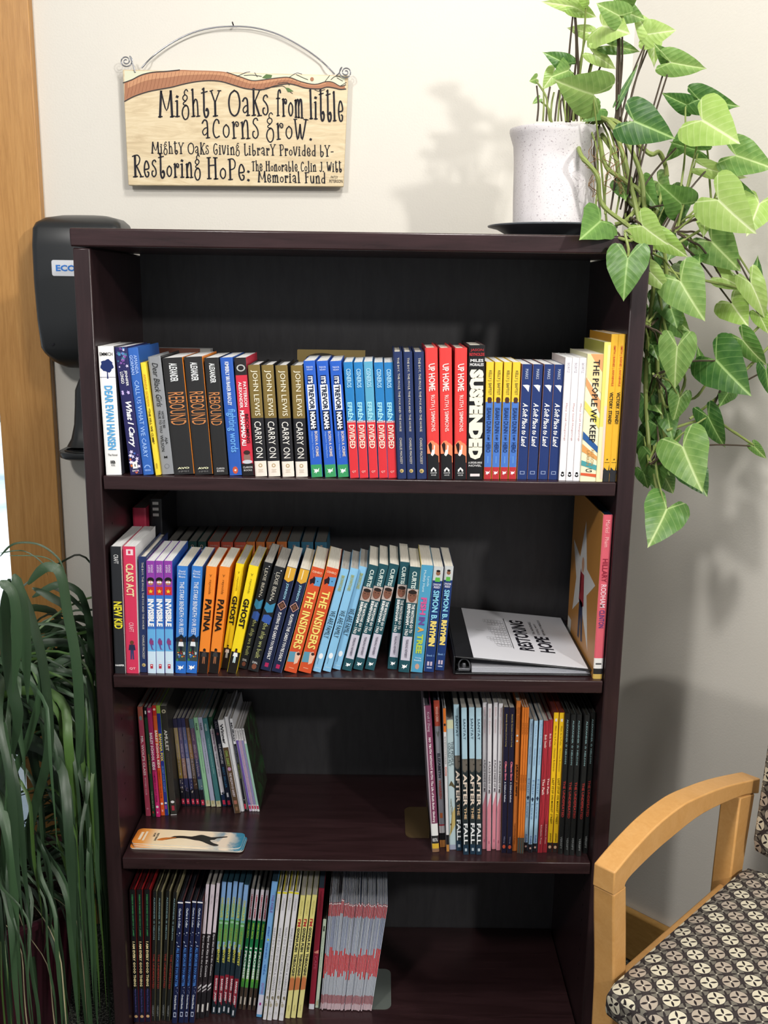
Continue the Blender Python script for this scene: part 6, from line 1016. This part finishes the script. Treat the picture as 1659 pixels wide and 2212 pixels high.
    # vines
    V = [[(1255, 300, .16), (1275, 258, .12), (1315, 262, .09), (1345, 330, .08), (1370, 430, .06), (1390, 520, .04), (1412, 600, .05), (1400, 720, .07), (1395, 860, .08), (1405, 1000, .06)],
         [(1260, 290, .16), (1300, 255, .10), (1350, 300, .08), (1385, 380, .07), (1395, 460, .06), (1430, 520, .05), (1440, 640, .06), (1420, 760, .07), (1430, 900, .07), (1450, 1010, .05)],
         [(1250, 320, .10), (1258, 340, .06), (1290, 380, .05), (1300, 440, .06), (1350, 482, .05), (1375, 500, .04)],
         [(1290, 265, .12), (1330, 262, .09), (1400, 330, .09), (1425, 330, .10), (1440, 380, .10), (1420, 450, .08), (1400, 520, .06)],
         [(1295, 300, .12), (1310, 360, .08), (1350, 390, .07), (1385, 420, .07), (1360, 470, .06), (1330, 485, .07)],
         [(1300, 290, .12), (1330, 340, .09), (1340, 400, .08), (1365, 440, .07), (1410, 470, .06)],
         [(1420, 600, .06), (1440, 720, .05), (1480, 820, .07), (1440, 880, .06), (1420, 800, .06)],
         [(1290, 500, .04), (1340, 515, -.005), (1362, 520, -.008), (1366, 508, -.008), (1350, 500, -.004), (1358, 540, -.02), (1356, 556, -.033)],
         [(1400, 560, .05), (1460, 590, .06), (1540, 610, .07), (1615, 625, .05)], [(1480, 470, .06), (1600, 448, .07), (1560, 470, .06), (1440, 540, .05)],
         [(1450, 850, .06), (1500, 860, .07), (1545, 800, .06), (1600, 745, .06), (1655, 690, .06)], [(1490, 905, .05), (1560, 850, .06), (1610, 800, .06), (1665, 745, .06)],
         [(1440, 930, .05), (1530, 905, .06), (1580, 930, .06), (1628, 962, .06)], [(1410, 1010, .05), (1420, 1060, .03), (1440, 1098, .005)], [(1330, 262, .10), (1338, 180, .09), (1336, 100, .08), (1337, 36, .07)],
         [(1245, 258, .16), (1250, 180, .15), (1246, 90, .14), (1241, 18, .13)]]
    for i, L in enumerate(V):
        P = crom([onY(*p) for p in L], 6); mb = MB(); r = .0036 if i < 6 else .0023
        mb.tube([p-base for p in P], [r*(1+.25*max(0, math.sin(j*1.1))**6) for j in range(len(P))], STEM if i != 14 and i != 15 else STEMD, 8); mb.build('vine', o, smooth=True)
    for j in range(12):                                        # upright crown stems in the pot
        x = 1160+j*9+random.uniform(-4, 4); P = [onY(x, 262, .15), onY(x+random.uniform(-4, 5), 225, .15), onY(x+random.uniform(-8, 10), random.uniform(175, 205), .15)]
        MB().tube([p-base for p in crom(P, 4)], .0016, STEM if j % 2 else STEMD, 6).build('stem', o, smooth=True)
    for j in range(10):
        x = 1285+j*11; P = [onY(x, 470+random.uniform(-20, 20), .08), onY(x+random.uniform(-12, 12), 400, .09), onY(x+random.uniform(-20, 20), 320, .09), onY(x+random.uniform(-25, 10), 262, .12)]
        MB().tube([p-base for p in crom(P, 5)], .0018, (STEM, STEMD)[j % 2], 6).build('stem', o, smooth=True)
    mb = MB()
    for j in range(16):
        x = random.uniform(1270, 1350); y = random.uniform(270, 400)
        P = [onY(x, y, .07)]
        for q in range(4): P.append(onY(x+random.uniform(-14, 14), y+12*(q+1), .07+random.uniform(-.01, .01)))
        mb.tube([p-base for p in crom(P, 3)], .0006, mat('#8a6a48', .8), 4, False)
    p = mb.build('aerial_roots', o); p['kind'] = 'stuff'
syngonium()

# ------------------------------------------------------------------ floor planter with long strap leaves
def floor_plant():
    X0, Y0, ZR = -.240, .10, .335
    red = mat('#3a1420', .38, .5); o = empty('floor_planter', (X0, Y0, .0005)); tag(o, 'tall dark maroon floor planter at the lower left beside the bookcase', 'planter')
    MB().lathe([(0, 0), (.105, 0), (.112, .006), (.128, .12), (.150, .25), (.166, .318), (.176, .322), (.178, ZR-.002), (.174, ZR), (.163, ZR-.002), (.160, ZR-.03)], (0, 0, 0), red, 48).build('planter_body', o, smooth=True)
    t = NT('potting_soil'); n = t.noise(t.coord(), 150, 4, .7); t.base(t.ramp(n, [(.35, '#0d0a08'), (.6, '#2c211a'), (.72, '#6a5a4a')])); t.bump(n, 1, .01); t.set(.95, .1)
    mb = MB(); mb.face([(.1625*math.cos(a), .1625*math.sin(a), ZR-.022) for a in [i*PI/16 for i in range(32)]], t.m); mb.build('soil', o)
    base = Vector((X0, Y0, ZR-.0215)); pl = empty('strap_leaf_plant', base); tag(pl, 'bushy plant with long drooping dark green strap leaves in the maroon planter', 'plant')
    rr = random.Random(5)
    for k in range(4):
        a = k*1.6; P = [(.02*math.cos(a), .02*math.sin(a), 0), (.03*math.cos(a), .03*math.sin(a), .2), (.02*math.cos(a+1), .02*math.sin(a+1), .40+.04*k), (.035*math.cos(a+1), .03*math.sin(a+1), .50+.03*k)]
        MB().tube(crom(P, 5), .011, mat('#6b5a40', .8), 8).build('trunk', pl, smooth=True)
    def blade(P, w, m, nm='leaf', tw=0):
        mb = MB(); uv = []; n = len(P); rows = []; pa = None
        for i, p in enumerate(P):
            d = (P[min(n-1, i+1)]-P[max(0, i-1)]).normalized(); u = i/(n-1)
            view = Vector((.75, -1.6, .5)).normalized(); s = d.cross(view)
            if s.length < .1: s = d.cross(Vector((0, 0, 1)))
            s.normalize(); nn = s.cross(d)
            if pa is not None and s.dot(pa) < 0: s = -s; nn = -nn
            pa = s; a = tw*math.sin(3*u+tw*5); s = s*math.cos(a)+nn*math.sin(a)
            ww = w*min(1, (u*7+.25))*min(1, (1-u)*3.2+.03)/2
            nn2 = s.cross(d)
            rows.append([p-s*ww, p+nn2*ww*.28, p+s*ww]); uv += [(0, u), (.5, u), (1, u)]
        mb.grid(rows, m); ob = mb.build(nm, pl, smooth=True); L = ob.data.uv_layers.new(name='UVMap')
        for li, lp in enumerate(ob.data.loops): L.data[li].uv = uv[lp.vertex_index]
    def clampP(p):
        g = p+base; g.y = min(g.y, WALL-.035)
        g.x = g.x if g.x < -.05 else -.05+.034*math.tanh((g.x+.05)/.06); g.y = max(g.y, -.30)
        g.z = max(g.z, .006)
        if g.y > WALL-.06 and g.x < -.18: g.y = WALL-.06
        return g-base
    def arch(az, up, L, droop, z0, r0=.02, n=22, wob=.0, start=None):
        p = start.copy() if start else Vector((r0*math.cos(az), r0*math.sin(az), z0)); el = up; st = L/n; out = [p.copy()]; a = az; g = 0
        for i in range(n):
            d = Vector((math.cos(a)*math.cos(el), math.sin(a)*math.cos(el), math.sin(el))); p = p+d*st; out.append(clampP(p))
            el = max(-1.48+.06*math.sin(i+az*3), el-droop*(1+1.2*i/n)/n); a += wob*math.sin(i*.7+az*4)/n*6
        return out
    for i in range(190):                                       # main crown
        az = rr.uniform(0, 2*PI) if i % 3 else rr.uniform(-1.2, .6)
        up = rr.uniform(.5, 1.3); L = rr.uniform(.35, .80)*(1 if math.sin(az) > -.3 else .8); w_ = rr.choice([.004, .006, .009, .012, .016])
        blade(arch(az, up, L, rr.uniform(2.6, 4.2), rr.uniform(.28, .46), rr.uniform(.01, .05), wob=rr.uniform(-1.5, 1.5)), w_, STRAPB if rr.random() < .10 else STRAP, tw=rr.uniform(-.7, .7))
    for i in range(70):                                        # low tufts spilling over the rim
        az = rr.uniform(-2.6, .6) if i % 4 else rr.uniform(0, 2*PI); up = rr.uniform(.2, 1.0); L = rr.uniform(.30, .55); w_ = rr.choice([.003, .005, .007, .010])
        blade(arch(az, up, L, rr.uniform(2.6, 3.8), rr.uniform(.02, .18), rr.uniform(.04, .12), 18, rr.uniform(-.5, .5)), w_, STRAPB if rr.random() < .18 else STRAP, tw=rr.uniform(-.9, .9))
    for i in range(75):                                        # fine curling blades tangled low in front of the planter
        az = rr.uniform(-2.4, .9); z_ = rr.uniform(.0, .30)
        blade(arch(az, rr.uniform(-.4, .9), rr.uniform(.30, .60), rr.uniform(1.8, 3.4), z_, rr.uniform(.05, .15), 26, rr.uniform(-2.2, 2.2)), rr.choice([.003, .004, .006]), STRAPB if rr.random() < .15 else STRAP, 'fine_blade', tw=rr.uniform(-1, 1))
    for i in range(16):
        az = rr.uniform(-2.3, .5)
        blade(arch(az, rr.uniform(0, .6), rr.uniform(.22, .42), rr.uniform(2.2, 3.4), rr.uniform(.01, .06), rr.uniform(.08, .14), 18, rr.uniform(-1, 1)), .0022, STRAPT, 'dry_blade', tw=.8)
    # the broad blades that stand out in front, and the fine ones arching over the top
    B = [([(60, 1262), (100, 1225), (140, 1245), (165, 1330), (205, 1440), (212, 1540), (188, 1640), (150, 1760)], .024, -.02), ([(70, 1270), (110, 1290), (160, 1330), (192, 1450), (203, 1560), (182, 1660), (165, 1700), (200, 1860), (212, 2010)], .020, .0),
         ([(40, 1250), (66, 1330), (92, 1430), (106, 1560), (100, 1650), (64, 1790), (70, 1860), (110, 1960), (95, 2060)], .022, -.06), ([(30, 1240), (48, 1300), (56, 1400), (60, 1520)], .024, -.10),
         ([(20, 1250), (10, 1360), (25, 1480), (38, 1560), (8, 1700)], .026, -.10), ([(66, 1440), (100, 1500), (132, 1560), (130, 1640), (140, 1690), (205, 1790), (180, 1870)], .013, .0), ([(50, 1430), (90, 1470), (60, 1600), (20, 1700), (10, 1850)], .018, -.06),
         ([(70, 1290), (130, 1262), (180, 1290), (210, 1370), (205, 1500), (180, 1600)], .018, .10), ([(70, 1290), (120, 1270), (190, 1330), (213, 1400)], .012, .16), ([(0, 1255), (30, 1290), (36, 1400), (28, 1500)], .022, -.13),
         ([(10, 1560), (20, 1700), (8, 1860), (30, 2010), (20, 2140)], .016, -.12), ([(120, 1800), (150, 1900), (165, 2010), (170, 2120), (172, 2190)], .008, -.02), ([(165, 1700), (200, 1850), (208, 1960), (207, 2100)], .012, .02),
         ([(0, 1202), (30, 1175), (80, 1175), (120, 1200), (147, 1240), (146, 1262)], .005, .0), ([(0, 1195), (50, 1190), (90, 1215), (104, 1245)], .003, .02), ([(20, 1200), (100, 1205), (146, 1245)], .003, .05)]
    for q, (L, w_, Y) in enumerate(B):
        P = crom([onY(x, y, Y) for x, y in L], 6); blade([clampP(p-base) for p in P], w_*.72, STRAPB if q in (5, 11) else STRAP, tw=.25)
floor_plant()

# ------------------------------------------------------------------ armchair
def armchair():
    o = empty('armchair', (.842, -.322, .0003), -PI/4); tag(o, 'maple armchair with black, grey and cream patterned upholstery at lower right', 'armchair')
    SW = .53                                                   # clear width between the arms; local x across, y towards the wall
    top = crom([(-.002, .640), (.050, .656), (.114, .669), (.175, .6725), (.231, .669), (.348, .648), (.487, .612)], 4)
    low = crom([(.030, .600), (.040, .612), (.100, .622), (.163, .627), (.269, .628), (.413, .605), (.487, .582)], 4)
    def side(x0, x1):
        f = lambda p, s: (x0+(x1-x0)*s, p[0], p[1])
        arm = [(p.x, p.y) for p in top]+[(p.x, p.y) for p in low[::-1]]+[(-.002, .603)]
        mb = MB(); mb.prism(arm, f, MAPLE); mb.build('armrest', o, bevel=.004, segs=3)
        F = crom([(0, .603), (.004, .56), (.014, .48), (.020, .40), (.024, .2), (.022, 0)], 4); Bk = crom([(.034, .603), (.040, .56), (.050, .48), (.058, .40), (.062, .2), (.056, 0)], 4)
        mb = MB(); mb.prism([(p.x, p.y) for p in F]+[(p.x, p.y) for p in Bk[::-1]], f, MAPLE); mb.build('leg', o, bevel=.003)
        mb = MB(); mb.prism([(.409, .604), (.403, .45), (.400, .25), (.425, 0), (.458, 0), (.446, .25), (.452, .45), (.470, .5885)], f, MAPLE); mb.build('leg', o, bevel=.003)
        mb = MB(); i0, i1 = (x0+.018, x1-.001) if x0 < 0 else (x0+.001, x1-.018)
        mb.box((i0, .060, .375), (i1, .399, .432), MAPLE); mb.build('side_rail', o, bevel=.003)
    side(-.036, 0); side(SW, SW+.036)
    MB().box((.0, .030, .372), (SW, .052, .415), MAPLE).build('front_rail', o, bevel=.003)
    MB().box((.0, .405, .372), (SW, .430, .428), MAPLE).build('back_rail', o, bevel=.003)
    def cushion(nm, ax, bx, ay, by, az, bz, r, fz, wrap):
        n = 14; bm = bmesh.new(); bmesh.ops.create_cube(bm, size=1)
        for v in bm.verts: v.co = Vector((ax+(v.co.x+.5)*(bx-ax), ay+(v.co.y+.5)*(by-ay), az+(v.co.z+.5)*(bz-az)))
        bmesh.ops.subdivide_edges(bm, edges=bm.edges[:], cuts=n, use_grid_fill=True)
        cx, cy, cz = (ax+bx)/2, (ay+by)/2, (az+bz)/2; hx, hy, hz = (bx-ax)/2, (by-ay)/2, (bz-az)/2
        for v in bm.verts:
            q = v.co-Vector((cx, cy, cz)); k = Vector((max(-hx+r, min(hx-r, q.x)), max(-hy+r, min(hy-r, q.y)), max(-hz+r, min(hz-r, q.z))))
            d = q-k
            if d.length > 1e-9:
                d = Vector((d.x, d.y, d.z)); m_ = max(abs(d.x), abs(d.y), abs(d.z)); d = d.normalized()*m_
            v.co = Vector((cx, cy, cz))+k+d; v.co = fz(v.co, (v.co.x-cx)/hx, (v.co.y-cy)/hy, (v.co.z-cz)/hz)
        uvl = bm.loops.layers.uv.new('UVMap'); bm.normal_update()
        for f in bm.faces:
            f.smooth = True
            for lp in f.loops: lp[uvl].uv = wrap(lp.vert.co, f.normal)
        me = bpy.data.meshes.new(nm); bm.to_mesh(me); bm.free(); me.materials.append(FABRIC); return link(nm, me, o)
    def bulge(c, u, v, w): 
        if w > 0: c.z += .016*(1-u*u)*(1-v*v)*w
        return c
    cushion('seat', .003, SW-.003, -.022, .455, .405, .462, .020, bulge, lambda c, n: (c.x, c.y-(c.z-.46) if n.y < -.6 and c.z < .45 else c.y) if abs(n.x) < .8 else (c.x+(.46-c.z), c.y))
    def lean(c, u, v, w):
        c.y += .10*(c.z-.50)**1.0 if c.z > .5 else 0
        if v < 0: c.y -= .014*(1-u*u)*(1-w*w)*-v
        return c
    cushion('backrest', .016, SW-.016, .430, .474, .492, .88, .018, lean, lambda c, n: (c.x, c.z) if abs(n.x) < .8 else (c.x+(c.y-.43), c.z))
    dk = mat('#2a2018', .5)
    for x in (.045, SW-.075): MB().box((x, .450, .418), (x+.030, .462, .51), dk).build('back_bracket', o, bevel=.002)
armchair()
